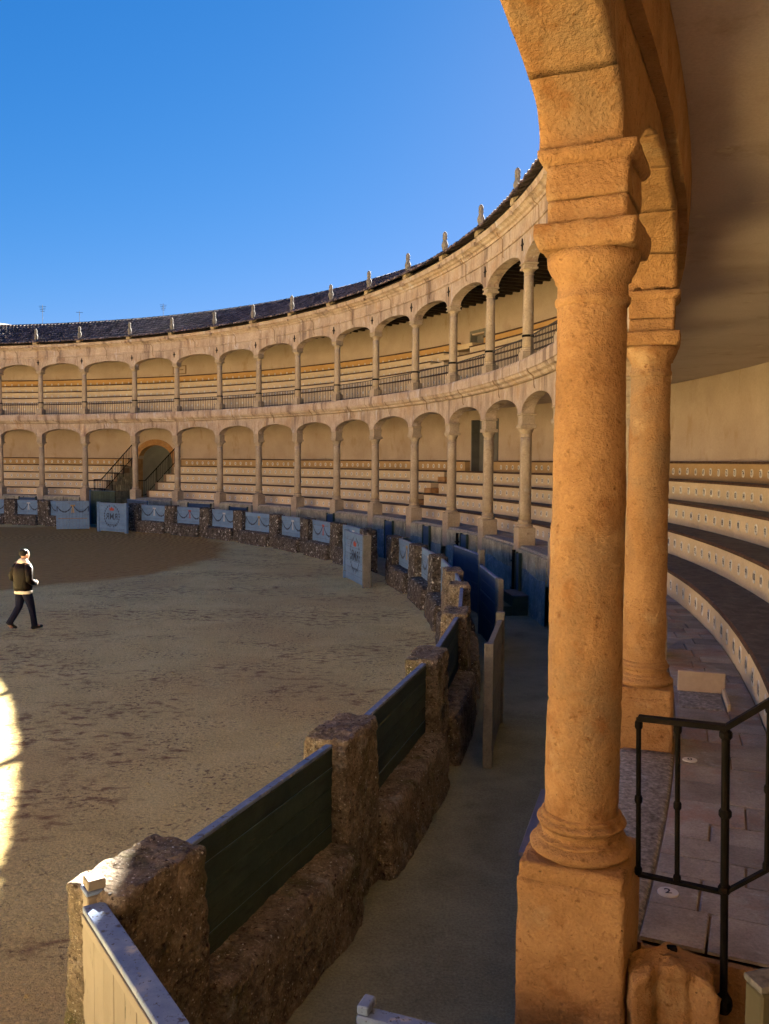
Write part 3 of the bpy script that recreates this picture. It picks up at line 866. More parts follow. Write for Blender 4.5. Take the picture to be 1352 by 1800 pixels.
# shallow square pit in the walk beside the second column, closed by its low kerb
pit = thing('floor_hatch', 'low ochre plastered hatch kerb on the gallery floor behind the second column', 'hatch', pol(34.98, -0.292, 1.6), -0.292)
V, F = cbox(-0.22, 0.20, 0.14, 0.19, -0.01, 0.20, 0.008); obj('hatch_kerb', V, F, PLASTER, pit)
V, F = cbox(0.17, 0.20, -0.42, 0.139, -0.01, 0.06, 0.006); obj('hatch_kerb', V, F, SEAT, pit)
V, F = box(-0.22, 0.149, -0.42, 0.139, -0.01, 0.012); obj('hatch_floor', V, F, CURB, pit)

# ------------------------------------------------------------------ side walls of the two entrances
def stepped_side(a, s, name, label, mat):
    """radial wall with a stepped top under the row ends; s = +1 towards larger angle"""
    t = thing(name, label, 'wall', pol(36.3, a, 0))
    pts = [(34.62, 0.0), (34.62, 1.58)]
    for n in range(5):
        pts += [(RF[n] + 0.002, pts[-1][1]), (RF[n] + 0.002, ZL[n] - 0.058)]
    pts += [(38.29, ZL[4] - 0.058), (38.29, 0.0)]
    a2 = a + s * 0.0058
    V = [pol(R, a, z) for R, z in pts] + [pol(R, a2, z) for R, z in pts]
    m = len(pts)
    F = [tuple(range(m)), tuple(range(2 * m - 1, m - 1, -1))] + [(i, (i + 1) % m, m + (i + 1) % m, m + i) for i in range(m)]
    o = obj('wall_body', V, F, CORE); place_world(t, o)
    # face stones, course by course, clipped under the steps
    def top(R):
        z = 1.58
        for n in range(5):
            if R >= RF[n]: z = ZL[n] - 0.058
        return z
    z = 0.02; row = 0
    while z < 3.6:
        h = rng.uniform(0.26, 0.40)
        R = 34.63 + (0.0 if row % 2 else rng.uniform(0.1, 0.3))
        while R < 38.2:
            w = rng.uniform(0.28, 0.6)
            R1 = min(R + w, 38.27)
            zt = min(z + h, top(R + 0.02) - 0.01)
            if zt - z > 0.08:
                d = s * -1 * (0.015 + rng.uniform(0, 0.012)) / 36
                V = [pol(R + .008, a, z + .008), pol(R1 - .008, a, z + .008), pol(R1 - .008, a, zt - .008), pol(R + .008, a, zt - .008)]
                V += [pol(R + .016, a + d, z + .016), pol(R1 - .016, a + d, z + .016), pol(R1 - .016, a + d, zt - .016), pol(R + .016, a + d, zt - .016)]
                F = [(4, 5, 6, 7)] + [(q, (q + 1) % 4, 4 + (q + 1) % 4, 4 + q) for q in range(4)]
                o = obj('rubble_stone', V, F, mat); place_world(t, o)
            R = R1
        z += h; row += 1
    return t
stepped_side(B_OPEN[1], 1, 'entrance_side_wall', 'stepped grey rubble side wall under the stair rail left of the far tunnel', PODIUM)
stepped_side(B_OPEN[0], -1, 'entrance_side_wall', 'stepped side wall at the row ends right of the far tunnel mouth', PODIUM)
# near one: plastered ochre
a = A_OPEN[1]
t = thing('entrance_side_wall', 'ochre plastered stair wall ending the gallery floor beside the viewer, below the black handrail', 'wall', pol(36.3, a, 0))
pts = [(34.74, 0.0), (34.74, 1.585)]
for n in range(5):
    pts += [(RF[n] + 0.002, pts[-1][1]), (RF[n] + 0.002, ZL[n] - 0.058)]
pts += [(38.29, ZL[4] - 0.058), (38.29, 0.0)]
V = [pol(R, a, z) for R, z in pts] + [pol(R, a + 0.0058, z) for R, z in pts]
m = len(pts)
F = [tuple(range(m)), tuple(range(2 * m - 1, m - 1, -1))] + [(i, (i + 1) % m, m + (i + 1) % m, m + i) for i in range(m)]
o = obj('wall_body', V, F, STONE); place_world(t, o)

# ------------------------------------------------------------------ columns
def shaft_prof(z0, z1, r0, r1, n=10, joint=None):
    P = []
    for k in range(n + 1):
        s = k / n
        r = r0 + (r1 - r0) * s ** 1.6
        P.append((r, z0 + (z1 - z0) * s))
    return P

def lower_parts(hi, seed, mat):
    """list of (name, mesh) in the local frame x radial outwards, y tangential, z world height"""
    n = 72 if hi else 18
    out = []
    # pedestal
    if hi:
        V, F = rough_box(-0.225, 0.225, -0.222, 0.222, 0.0, 1.99, (16, 16, 56), 0.010, 0.014, 7, seed)
        V2, F2 = rough_box(-0.219, 0.219, -0.217, 0.217, 1.975, 2.06, (16, 16, 4), 0.010, 0.010, 9, seed + 1)
    else:
        V, F = cbox(-0.225, 0.225, -0.222, 0.222, 0.95, 2.055, 0.012); V2, F2 = None, None
    g = G(); g.add(V, F)
    if V2 is not None: g.add(V2, F2)
    out.append(('pedestal', g.mesh('pedestal', mat, hi)))
    # moulded base
    base = [(0.200, 2.056)] + [(0.186 + 0.034 * math.sin(math.pi * k / 8), 2.057 + 0.066 * k / 8) for k in range(9)] + \
           [(0.184, 2.126), (0.190, 2.129), (0.190, 2.137), (0.172, 2.141), (0.166, 2.150), (0.166, 2.160), (0.171, 2.168), (0.176, 2.170), (0.176, 2.176)] + \
           [(0.166 + 0.025 * math.sin(math.pi * k / 6), 2.177 + 0.042 * k / 6) for k in range(7)] + [(0.171, 2.222), (0.171, 2.232), (0.160, 2.240)]
    V, F = lathe(base, n)
    if hi: V = disp(V, 0.004, 7, seed)
    out.append(('base', mesh('base', V, F, mat, smooth=True)))
    # shaft
    k = 110 if hi else 8
    prof = shaft_prof(2.225, 4.40, 0.1585, 0.143, k)
    if hi:
        prof = [(r - (0.006 if abs(z - 2.72) < 0.014 else 0), z) for r, z in prof]
    V, F = lathe(prof, n)
    if hi:
        V = np.array(V)
        d = 0.007 * fbm(V * np.array([1, 1, 0.6]), 6, 4, seed) + 0.004 * fbm(V, 30, 2, seed + 9)
        rr = np.hypot(V[:, 0], V[:, 1])
        V[:, :2] *= ((rr + d) / rr)[:, None]
    out.append(('shaft', mesh('shaft', V, F, mat, smooth=True)))
    # capital: neck, echinus and abacus
    g = G()
    V, F = lathe([(0.142, 4.385), (0.152, 4.40), (0.154, 4.42), (0.144, 4.433), (0.143, 4.485), (0.156, 4.492), (0.157, 4.505), (0.172, 4.53), (0.188, 4.565), (0.194, 4.602)], n)
    if hi: V = disp(V, 0.008, 12, seed)
    g.add(V, F)
    out.append(('capital', g.mesh('capital', mat, True)))
    g = G()
    if hi:
        V, F = rough_box(-0.205, 0.205, -0.205, 0.205, 4.603, 4.705, (20, 20, 6), 0.007, 0.009, 9, seed + 2)
        V = np.array(V); s = 0.93 + 0.07 * np.clip((V[:, 2] - 4.60) / 0.05, 0, 1); V[:, 0] *= s; V[:, 1] *= s
    else:
        V, F = cbox(-0.21, 0.21, -0.21, 0.21, 4.603, 4.705, 0.012)
    g.add(V, F)
    out.append(('abacus', g.mesh('abacus', mat, hi), 'capital'))
    # impost block with its own small cornice
    g = G()
    if hi:
        V, F = rough_box(-0.158, 0.158, -0.170, 0.170, 4.706, 4.80, (16, 16, 5), 0.006, 0.008, 9, seed + 3); g.add(V, F)
        V, F = rough_box(-0.163, 0.163, -0.175, 0.175, 4.802, 4.945, (16, 16, 7), 0.006, 0.008, 9, seed + 4); g.add(V, F)
        g2 = G()
        V, F = rough_box(-0.198, 0.198, -0.205, 0.205, 4.935, 5.0, (18, 18, 5), 0.007, 0.009, 9, seed + 5)
        V = np.array(V); s = 0.86 + 0.14 * np.clip((V[:, 2] - 4.94) / 0.03, 0, 1) ** 0.7; V[:, 0] *= s; V[:, 1] *= s
        g2.add(V, F)
    else:
        g2 = G()
        V, F = cbox(-0.168, 0.168, -0.178, 0.178, 4.707, 4.94, 0.012); g.add(V, F)
        V, F = cbox(-0.20, 0.20, -0.21, 0.21, 4.942, 5.0, 0.014); g2.add(V, F)
    out.append(('impost_block', g.mesh('impost_block', mat, hi)))
    out.append(('impost_cornice', g2.mesh('impost_cornice', mat, hi), 'impost_block'))
    return out

LOWPARTS = lower_parts(False, 1, FARCOL)
NEARP = {0: lower_parts(True, 21, STONE), 1: lower_parts(True, 31, STONE), 2: lower_parts(True, 41, STONE)}

def upper_parts(mat):
    out = []
    g = G(); V, F = cbox(-0.19, 0.19, -0.19, 0.19, 6.262, 6.56, 0.012); g.add(V, F)
    out.append(('pedestal', g.mesh('pedestal', mat)))
    V, F = lathe([(0.165, 6.56), (0.18, 6.575), (0.18, 6.60), (0.16, 6.615), (0.15, 6.625), (0.162, 6.64), (0.162, 6.66), (0.148, 6.67)], 18)
    out.append(('base', mesh('base', V, F, mat, smooth=True)))
    V, F = lathe(shaft_prof(6.665, 8.50, 0.142, 0.122, 8), 18)
    out.append(('shaft', mesh('shaft', V, F, mat, smooth=True)))
    g = G()
    V, F = lathe([(0.12, 8.49), (0.132, 8.505), (0.132, 8.525), (0.122, 8.535), (0.124, 8.57), (0.15, 8.60), (0.172, 8.635)], 18); g.add(V, F)
    V, F = cbox(-0.19, 0.19, -0.19, 0.19, 8.637, 8.69, 0.01); g.add(V, F)
    V, F = cbox(-0.165, 0.165, -0.165, 0.165, 8.692, 8.76, 0.01); g.add(V, F)
    V, F = cbox(-0.20, 0.20, -0.20, 0.20, 8.762, 8.80, 0.01); g.add(V, F)
    out.append(('capital', g.mesh('capital', mat)))
    # iron tie band
    V, F = lathe([(0.146, 6.93), (0.152, 6.935), (0.152, 6.985), (0.146, 6.99)], 18)
    out.append(('iron_collar', mesh('iron_collar', V, F, IRON)))
    return out
UPPARTS = upper_parts(FARCOL)
LOWGRP = 'lower gallery columns'; UPGRP = 'upper gallery columns'

for i, a in BUILD:
    for level in ('lower', 'upper'):
        if i == 1 and level == 'lower':
            lab = 'big rough ochre stone column standing closest in the foreground'
        elif i == 2 and level == 'lower':
            lab = 'ochre stone column right behind the foreground column, beside the numbered seats'
        elif i == 0 and level == 'lower':
            lab = 'ochre stone column carrying the left foot of the foreground arch'
        elif i >= 7:
            lab = '%s %s gallery column counting leftwards from the big foreground column' % (ORD[i - 7], level)
        elif 3 <= i <= 6:
            lab = '%s gallery column hidden behind the two foreground columns, %s from the viewer' % (level, ORD[i])
        else:
            lab = '%s gallery column out beside the viewer, %s from the near entrance' % (level, ORD[i + 2])
        t = thing('stone_column', lab, 'column', pol(RC - (0.025 if i == 2 and level == 'lower' else 0), a, 0), a, LOWGRP if level == 'lower' else UPGRP)
        parts = UPPARTS if level == 'upper' else NEARP.get(i, LOWPARTS)
        made = {}
        for nm, me, *up_ in parts:
            made[nm] = put(nm, me, made[up_[0]] if up_ else t)
    if i >= 7:
        pass

# ------------------------------------------------------------------ arcades
def bay_stones(al, ar, zs, rise, ztop, R0, R1, hw, nst, parent, mat, near=False, seed=0, star=None):
    """voussoirs of one bay and the block over its left column"""
    rm = RC
    l = al + hw / rm; r = ar - hw / rm
    am, h = (l + r) / 2, (r - l) / 2
    gap = 0.0035 / rm
    def intr(t):
        return am - h * math.cos(t), zs + rise * math.sin(t)
    def poly_prism(P, shrink):
        c = np.mean(np.array(P), 0)
        Q = []
        for a_, z_ in P:
            Q.append((a_ + np.sign(c[0] - a_) * shrink / rm, z_ + np.sign(c[1] - z_) * shrink))
        V = [pol(R0, a_, z_) for a_, z_ in Q] + [pol(R1, a_, z_) for a_, z_ in Q]
        m = len(Q)
        F = [tuple(range(m)), tuple(range(2 * m - 1, m - 1, -1))] + [(k, (k + 1) % m, m + (k + 1) % m, m + k) for k in range(m)]
        return V, F
    T = [math.pi * (0.5 * k / nst + 0.5 * (0.5 - 0.5 * math.cos(math.pi * k / nst)) * 1.0) for k in range(nst + 1)]
    T = [math.pi * k / nst for k in range(nst + 1)]
    xt = []
    for k in range(nst + 1):
        s = -math.cos(T[k]); u = 2 * k / nst - 1
        xt.append(am + h * (0.45 * s + 0.55 * u))
    for k in range(nst):
        sub = 4
        if near:
            sub = 8
            # grid on both faces so that the surface can be uneven
            nu, nv, nw = 10, 10, 10
            idx = {}; V = []; F = []
            def P(u, v, w):
                key = (u, v, w)
                if key not in idx:
                    fu = u / nu; fv = v / nv
                    tt = T[k] + (T[k + 1] - T[k]) * fu
                    ai, zi = intr(tt)
                    at = xt[k] + (xt[k + 1] - xt[k]) * fu
                    a_ = ai + (at - ai) * fv; z_ = zi + (ztop - zi) * fv
                    g = 0.0012
                    eu = (1 if u == 0 else (-1 if u == nu else 0)) * g / rm
                    idx[key] = len(V); V.append(pol(R0 + (R1 - R0) * w / nw, a_ + eu, z_))
                return idx[key]
            for u in range(nu):
                for v in range(nv):
                    for w in (0, nw):
                        F.append((P(u, v, w), P(u + 1, v, w), P(u + 1, v + 1, w), P(u, v + 1, w)))
                for w in range(nw):
                    for v in (0, nv):
                        F.append((P(u, v, w), P(u + 1, v, w), P(u + 1, v, w + 1), P(u, v, w + 1)))
            for v in range(nv):
                for w in range(nw):
                    for u in (0, nu):
                        F.append((P(u, v, w), P(u, v + 1, w), P(u, v + 1, w + 1), P(u, v, w + 1)))
            V = disp(V, 0.012, 6, seed, 4)
            V = np.array(V) + np.array([0, 0, rng.uniform(-0.004, 0.004)])
            o = obj('arch_stone', V, F, mat, parent, smooth=True)
            continue
        low = [intr(T[k] + (T[k + 1] - T[k]) * q / sub) for q in range(sub + 1)]
        P_ = low + [(xt[k + 1], ztop), (xt[k], ztop)]
        V, F = poly_prism(P_, 0.006)
        obj('arch_stone', V, F, mat, parent)
    # block over the left column
    if near:
        V, F = rough_box(-0.165, 0.165, -hw, hw, zs + 0.002, ztop - 0.002, (10, 10, 14), 0.012, 0.012, 7, seed + 90)
        V = np.array(V); ca, sa = math.cos(al), math.sin(al)
        W = np.stack([V[:, 0] * ca - V[:, 1] * sa, V[:, 0] * sa + V[:, 1] * ca, V[:, 2]], 1) + pol((R0 + R1) / 2, al, 0)
        obj('springer_stone', W, F, mat, parent, smooth=True)
    else:
        V, F = poly_prism([(al - hw / rm, zs + 0.001), (al + hw / rm, zs + 0.001), (al + hw / rm, ztop), (al - hw / rm, ztop)], 0.003)
        obj('springer_stone', V, F, mat, parent)

def arcade_core(zs, rise, ztop, R0, R1, hw, mat, parent, angles, full):
    V = []; F = []
    rm = RC
    pts = []
    for al, ar in angles:
        l = al + hw / rm; r = ar - hw / rm; am, h = (l + r) / 2, (r - l) / 2
        pts += [(al - hw / rm, zs + 0.02), (al, zs + 0.02)]
        pts += [(am - h * math.cos(math.pi * k / 14), zs + rise * math.sin(math.pi * k / 14) + 0.022) for k in range(15)]
        pts += [(ar - hw / rm + 1e-5, zs + 0.02), (ar, zs + 0.02)]
    V = []
    for a_, z_ in pts:
        V += [pol(R0, a_, z_), pol(R0, a_, ztop), pol(R1, a_, ztop), pol(R1, a_, z_)]
    for k in range(len(pts) - 1):
        for q in range(4):
            w = (q + 1) % 4
            F.append((k * 4 + q, k * 4 + w, k * 4 + 4 + w, k * 4 + 4 + q))
    obj('arcade_backing', V, F, mat, parent)

lowA = thing('lower_arcade', 'lower ring of low stone arches carried by the thick gallery columns', 'arcade', (0, 0, 5.0))
uppA = thing('upper_arcade', 'upper ring of low stone arches below the roof cornice, its star openings painted as dark shade', 'arcade', (0, 0, 8.8))
for t_ in (lowA, uppA):
    t_.location = (0, 0, 0)
bays = list(zip(BUILD[:-1], BUILD[1:]))
for (i, a), (i2, a2) in bays:
    near = i in (0, 1)
    bay_stones(a, a2, 5.0, 0.43, 5.745, 34.31, 34.645, 0.175, 11 if i >= 2 else 6, lowA, STONE if i in (-1, 0, 1, 2) else ARCADE, near, seed=50 + 40 * i)
    bay_stones(a, a2, 8.80, 0.38, 9.50, 34.33, 34.67, 0.17, 9, uppA, ARCADE)
vis = [(a, a2) for (i, a), (i2, a2) in bays]
rest = [(ALL[k], ALL[k + 1]) for k in range(len(cols) + 2, 67)]
rest = [(x, y) for x, y in rest if x >= BUILD[-1][1] - 1e-6 and y <= ALL[-2] + 1e-6]
arcade_core(5.0, 0.43, 5.74, 34.335, 34.625, 0.165, CORE, lowA, vis, False)
arcade_core(8.8, 0.38, 9.495, 34.36, 34.645, 0.16, CORE, uppA, vis, False)
arcade_core(5.0, 0.43, 5.745, 34.31, 34.645, 0.175, ARCADE, lowA, rest, False)
arcade_core(8.8, 0.38, 9.50, 34.33, 34.67, 0.17, ARCADE, uppA, rest, False)
# dark plates painting in the shade of star openings over the upper columns
def star_geo():
    V = []; n = 8
    for x in (0.0, 0.03):
        for k in range(n):
            th = math.pi * 2 * k / n
            r = (0.155 if k % 4 == 2 else 0.105) if k % 2 == 0 else 0.042
            V.append((-x, r * math.cos(th), r * math.sin(th)))
    F = [tuple(range(n)), tuple(range(2 * n - 1, n - 1, -1))] + [(k, (k + 1) % n, n + (k + 1) % n, n + k) for k in range(n)]
    return V, F
V, F = star_geo()
STARSHADE = pmat('painted_star_shade', [(0.3, (0.012, 0.009, 0.007)), (0.7, (0.02, 0.016, 0.012))], 9, 0.95)
star_me = mesh('star_shade_plate', V, F, STARSHADE)
for i, a in BUILD:
    if i >= 2:
        o = put('star_shade_plate', star_me, uppA)
        o.location = pol(34.325, a, 9.26); o.rotation_euler = (0, 0, a)

# frieze and cornices, block by block
def cornice(name, label, prof, piecename, joints, rest_span, mat):
    t = thing(name, label, 'cornice', (0, 0, 0))
    for b0, b1 in zip(joints[:-1], joints[1:]):
        j = rng.uniform(-0.008, 0.008); jz = rng.uniform(-0.004, 0.004)
        V, F = ring([(R + (j if R < 34.3 else 0), z + jz) for R, z in prof], b0 + 0.00012, b1 - 0.00012, 4)
        obj(piecename, V, F, mat, t)
    V, F = ring(prof, rest_span[0], rest_span[1], 120)
    obj('far_cornice_run', V, F, mat, t)
    return t
mids = [(a + a2) / 2 for (i, a), (i2, a2) in bays]
restspan = (mids[-1], mids[0] + 2 * math.pi)
P1 = [(34.72, 5.75), (34.26, 5.75), (34.215, 5.78), (34.20, 5.83), (34.12, 5.87), (34.09, 5.93), (34.09, 5.945), (34.06, 5.95), (34.06, 6.19), (34.085, 6.25), (34.74, 6.255)]
mc = cornice('balcony_cornice', 'moulded stone cornice band between the lower and upper galleries', P1, 'cornice_block', mids, restspan, ARCADE)
P2 = [(34.67, 9.503), (34.30, 9.503), (34.29, 9.56), (34.33, 9.58), (34.33, 9.92), (34.67, 9.92)]
P3 = [(34.70, 9.923), (34.29, 9.923), (34.27, 9.99), (34.20, 10.02), (34.16, 10.07), (34.10, 10.10), (34.08, 10.10), (34.07, 10.2), (34.04, 10.24), (34.70, 10.262)]
fr = cornice('upper_frieze', 'plain stone frieze with a thin moulding above the upper arches', P2, 'frieze_block', sorted(mids + [a for i, a in BUILD if BUILD[0][0] < i < BUILD[-1][0]]), restspan, ARCADE)
tc = cornice('roof_cornice', 'moulded stone eaves cornice under the roof tiles', P3, 'cornice_block', mids, restspan, ARCADE)
# iron cramps hanging from the cornice joints over each arch crown
for (i, a), (i2, a2) in bays:
    if i < 2: continue
    m_ = (a + a2) / 2
    for Rf, zt, zb, par in ((34.24, 5.95, 5.50, mc), (34.29, 9.95, 9.28, fr)):
        pts = [pol(Rf - 0.2, m_, zt + 0.02), pol(Rf - 0.16, m_, zt - 0.07), pol(Rf - 0.03, m_, zt - 0.16), pol(Rf - 0.02, m_ - 0.0002, zb + 0.1), pol(Rf - 0.02, m_ - 0.001, zb + 0.03), pol(Rf - 0.02, m_ - 0.003, zb)]
        V, F = tube(pts, 0.012, 5)
        obj('iron_cramp', V, F, CORE, par)
    V, F = cbox(-0.06, 0.04, -0.05, 0.05, -0.05, 0.06, 0.01)
    o = obj('bracket_stone', V, F, ARCADE, tc); o.location = pol(34.06, a + 0.006, 10.08); o.rotation_euler = (0, 0, a)

# ------------------------------------------------------------------ roof
roof = thing('tiled_roof', 'dark weathered barrel tile roof over the upper gallery', 'roof')
RI, ZI, RK, ZK, RO, ZO = 33.93, 10.335, 37.1, 11.90, 39.5, 10.55
V, F = ring([(RI + 0.1, ZI - 0.055), (RK, ZK - 0.07), (RO, ZO - 0.06), (RO, ZO - 0.12), (RK, ZK - 0.16), (RI + 0.1, ZI - 0.065)], FULL0, FULL1 - 1e-4, 300)
obj('roof_deck', V, F, WOOD, roof)
def tile_field(a0, a1, R_a, z_a, R_b, z_b, courses, pitch, name):
    g = G()
    na = int((a1 - a0) * 35 / pitch)
    sl = (z_b - z_a) / (R_b - R_a)
    for c in range(courses):
        s0 = c / courses; s1 = (c + 1.22) / courses
        if c == courses - 1: s1 = 1.0
        for k in range(na):
            ac = a0 + (a1 - a0) * (k + 0.5) / na + rng.uniform(-1, 1) * 0.0005
            for up in (0, 1):
                aa = ac + (0.5 * (a1 - a0) / na if not up else 0)
                r0 = R_a + (R_b - R_a) * s0 + rng.uniform(-0.03, 0.03) - (0.06 if c == 0 and up else 0); r1 = R_a + (R_b - R_a) * s1
                V = []
                for (R, w, lift) in ((r0, 0.092, 0.045), (r1, 0.074, 0.0)):
                    z = z_a + sl * (R - R_a) + lift
                    for q in range(5):
                        th = math.pi * q / 4
                        y = -w * math.cos(th); hh = (0.078 * math.sin(th) if up else -0.035 * math.sin(th)) + (0.0 if up else 0.012)
                        e = y / R
                        V.append(pol(R, aa + e, z + hh))
                F = [(q, q + 1, q + 6, q + 5) for q in range(4)]
                if up and c == 0:
                    F.append((0, 1, 2, 3, 4))
                g.add(V, F)
    g.obj(name, TILE, roof, kind='stuff')
tile_field(-0.1, 1.62, RI, ZI, RK, ZK, 9, 0.235, 'roof_tiles')
# plain tile sheets where the picture cannot show single tiles
V, F = ring([(RI, ZI), (RK, ZK), (RK, ZK - 0.05), (RI, ZI - 0.05)], 1.62, 2 * math.pi - 0.1, 200); obj('far_roof_sheet', V, F, TILE, roof)
V, F = ring([(RK, ZK), (RO, ZO), (RO, ZO - 0.05), (RK, ZK - 0.05)], FULL0, FULL1 - 1e-4, 260); obj('outer_roof_sheet', V, F, TILE, roof)
g = G()
a = -0.1
while a < 1.62:
    w = rng.uniform(0.36, 0.42) / RK
    V = []
    for aa, s in ((a, 1.0), (a + w * 1.12, 0.86)):
        for q in range(6):
            th = math.pi * q / 5
            V.append(pol(RK - 0.11 * s * math.cos(th), aa, ZK - 0.01 + 0.10 * s * math.sin(th) + rng.uniform(-.004, .004)))
    g.add(V, [(q, q + 1, q + 7, q + 6) for q in range(5)])
    a += w
g.obj('ridge_tiles', TILE, roof, kind='stuff')
# timbers of the upper gallery ceiling
jm = None
a = -0.62
while a < 1.3:
    V, F = box(-1.75, 1.9, -0.06, 0.06, -0.13, 0.09)
    if jm is None:
        jm = mesh('ceiling_joist', V, F, WOOD)
    o = put('ceiling_joist', jm, roof); o.location = pol(36.45, a, 10.12); o.rotation_euler = (0, 0, a)
    a += 0.0138
V, F = ring(rect(34.66, 38.3, 10.215, 10.25), -0.83, 1.8); obj('ceiling_boards', V, F, WOOD, roof)

# ------------------------------------------------------------------ finials on the cornice
FIN = [(0.105, 0.0), (0.105, 0.05), (0.085, 0.07), (0.075, 0.12), (0.085, 0.15), (0.10, 0.17), (0.085, 0.195), (0.095, 0.22), (0.118, 0.28), (0.122, 0.34), (0.10, 0.41),
       (0.078, 0.46), (0.07, 0.50), (0.085, 0.53), (0.088, 0.56), (0.075, 0.60), (0.082, 0.63), (0.08, 0.69), (0.055, 0.75), (0.02, 0.78), (0.001, 0.785)]
V, F = lathe(FIN, 14)
fin_me = mesh('finial_body', disp(V, 0.008, 9, 4), F, FINSTONE, smooth=True)
V, F = cbox(-0.15, 0.15, -0.13, 0.13, -0.02, 0.17, 0.01)
fb_me = mesh('finial_pedestal', V, F, FARCOL)
for i, a in BUILD:
    if i >= 7:
        lab = 'weathered stone finial on the eaves, %s counting leftwards from the big foreground column' % ORD[i - 7]
    else:
        lab = 'weathered stone finial on the eaves, %s past the entrance beside the viewer' % ORD[i + 2]
    t = thing('roof_finial', lab, 'finial', pol(34.16, a, 10.27), a, 'stone finials along the eaves')
    put('finial_pedestal', fb_me, t)
    o = put('finial_body', fin_me, t); o.location = (0, 0, 0.165); o.rotation_euler = (0, 0, i * 1.3); o.scale = (0.9, 0.9, 0.95)

# ------------------------------------------------------------------ upper gallery railings
for (i, a), (i2, a2) in bays:
    if i < 2: continue
    am = (a + a2) / 2; L = (a2 - a) * 34.52 - 0.28
    lab = 'black iron railing in the upper bay left of the %s column from the foreground column' % ORD[i - 7] if i >= 7 else \
          'black iron railing in the hidden upper bay %s past the foreground column' % ORD[i - 1]
    t = thing('iron_railing', lab, 'railing', pol(34.5, am, 6.255), am, 'upper gallery railings')
    for z in (0.08, 0.70):
        V, F = box(-0.016, 0.016, -L / 2, L / 2, z - 0.012, z + 0.012)
        obj('rail_bar', V, F, RAILIRON, t)
    nb = int(L / 0.128)
    V, F = box(-0.008, 0.008, -0.008, 0.008, 0.0, 0.69)
    bm_ = mesh('baluster', V, F, RAILIRON)
    for k in range(nb):
        o = put('baluster', bm_, t); o.location = (0, -L / 2 + L * (k + 0.5) / nb, 0.0)

# antennas and the white house beyond the roof
for k, (az, el) in enumerate(((-21.37, 0.1625), (-14.24, 0.1715), (-19.25, 0.1585))):
    d = 62.0
    x = 30.56 + d * math.sin(math.radians(az)); y = -17.92 + d * math.cos(math.radians(az)); zt = 3.74 + d * el
    t = thing('roof_antenna', ['thin television antenna above the roof at far left', 'thin television antenna above the roof over the notice bay', 'short wire antenna barely above the roof between two finials'][k], 'antenna', (x, y, 0), 0.4)
    V, F = tube([(0, 0, 0), (0, 0, zt)], 0.013, 5); obj('mast', V, F, IRON, t)
    for q in range(4 if k < 2 else 1):
        V, F = tube([(-0.22 + 0.03 * q, 0, zt - 0.1 - 0.11 * q), (0.22 - 0.03 * q, 0, zt - 0.1 - 0.11 * q)], 0.012, 4); obj('antenna_rod', V, F, IRON, t)
    V, F = tube([(0, -0.3, zt - 0.25), (0, 0.3, zt - 0.25)], 0.012, 4); obj('antenna_boom', V, F, IRON, t)
hx, hy = 30.56 + 78 * math.sin(math.radians(-23.9)), -17.92 + 78 * math.cos(math.radians(-23.9))
t = thing('white_house', 'white house corner with a low pitched roof showing above the tiled roof at far left', 'house', (hx, hy, 0), 0.4)
V, F = box(-5.2, 1.15, -3, 3, 0, 14.2); obj('house_wall', V, F, WHITEW, t)
V = [(-5.6, -3.3, 14.15), (1.5, -3.3, 14.15), (1.5, 3.3, 14.15), (-5.6, 3.3, 14.15), (-4, 0, 14.7), (0.0, 0, 14.7)]
obj('house_roof', V, [(0, 1, 5, 4), (1, 2, 5), (2, 3, 4, 5), (3, 0, 4), (0, 3, 2, 1)], TILE, t)
# ------------------------------------------------------------------ barrier: stone posts, rubble parapet, plank panels
def local_frame(p0, p1):
    p0 = np.asarray(p0, float); p1 = np.asarray(p1, float)
    d = p1[:2] - p0[:2]
    return float(np.hypot(*d)), math.atan2(d[1], d[0])

def garland(parent, L, z0, z1, y, n=1, bow='red', seed=0):
    """painted swags on a plank face, as thin raised paint"""
    g = G()
    w = L / 2 * 0.9
    for s in (-1, 1):
        pts = []
        for k in range(17):
            u = k / 16
            x = L / 2 + s * (0.03 + u * w)
            z = z1 - 0.12 - (z1 - z0) * 0.46 * (1 - (2 * u - 1) ** 2) - 0.03 * u
            pts.append((x, z))
        V = []; F = []
        for k, (x, z) in enumerate(pts):
            b = 0.026 + 0.012 * ((k * 7 + seed) % 3)
            V += [(x, y, z - b), (x, y, z + b * 0.8)]
        for k in range(16):
            F.append((2 * k, 2 * k + 1, 2 * k + 3, 2 * k + 2))
        g.add(V, F, 0)
        xe, ze = pts[-1]
        g.add([(xe - 0.03, y, ze), (xe + 0.03, y, ze), (xe + 0.02, y, ze - 0.28), (xe - 0.02, y, ze - 0.28)], [(0, 1, 2, 3)], 0)
    obj('painted_garland', g.V, g.F, GARL, parent)
    m = {'red': RED, 'gold': GOLD, 'pale': PALE}[bow]
    g = G(); xc, zc = L / 2, z1 - 0.13
    for s in (-1, 1):
        g.add([(xc, y, zc), (xc + s * 0.10, y, zc + 0.07), (xc + s * 0.12, y, zc - 0.03)], [(0, 1, 2)])
        g.add([(xc, y, zc), (xc + s * 0.02, y, zc), (xc + s * 0.07, y, zc - 0.36), (xc + s * 0.02, y, zc - 0.36)], [(0, 1, 2, 3)])
    g.add([(xc - 0.035, y, zc - 0.04), (xc + 0.035, y, zc - 0.04), (xc + 0.035, y, zc + 0.05), (xc - 0.035, y, zc + 0.05)], [(0, 1, 2, 3)])
    obj('painted_bow', g.V, g.F, m, parent)

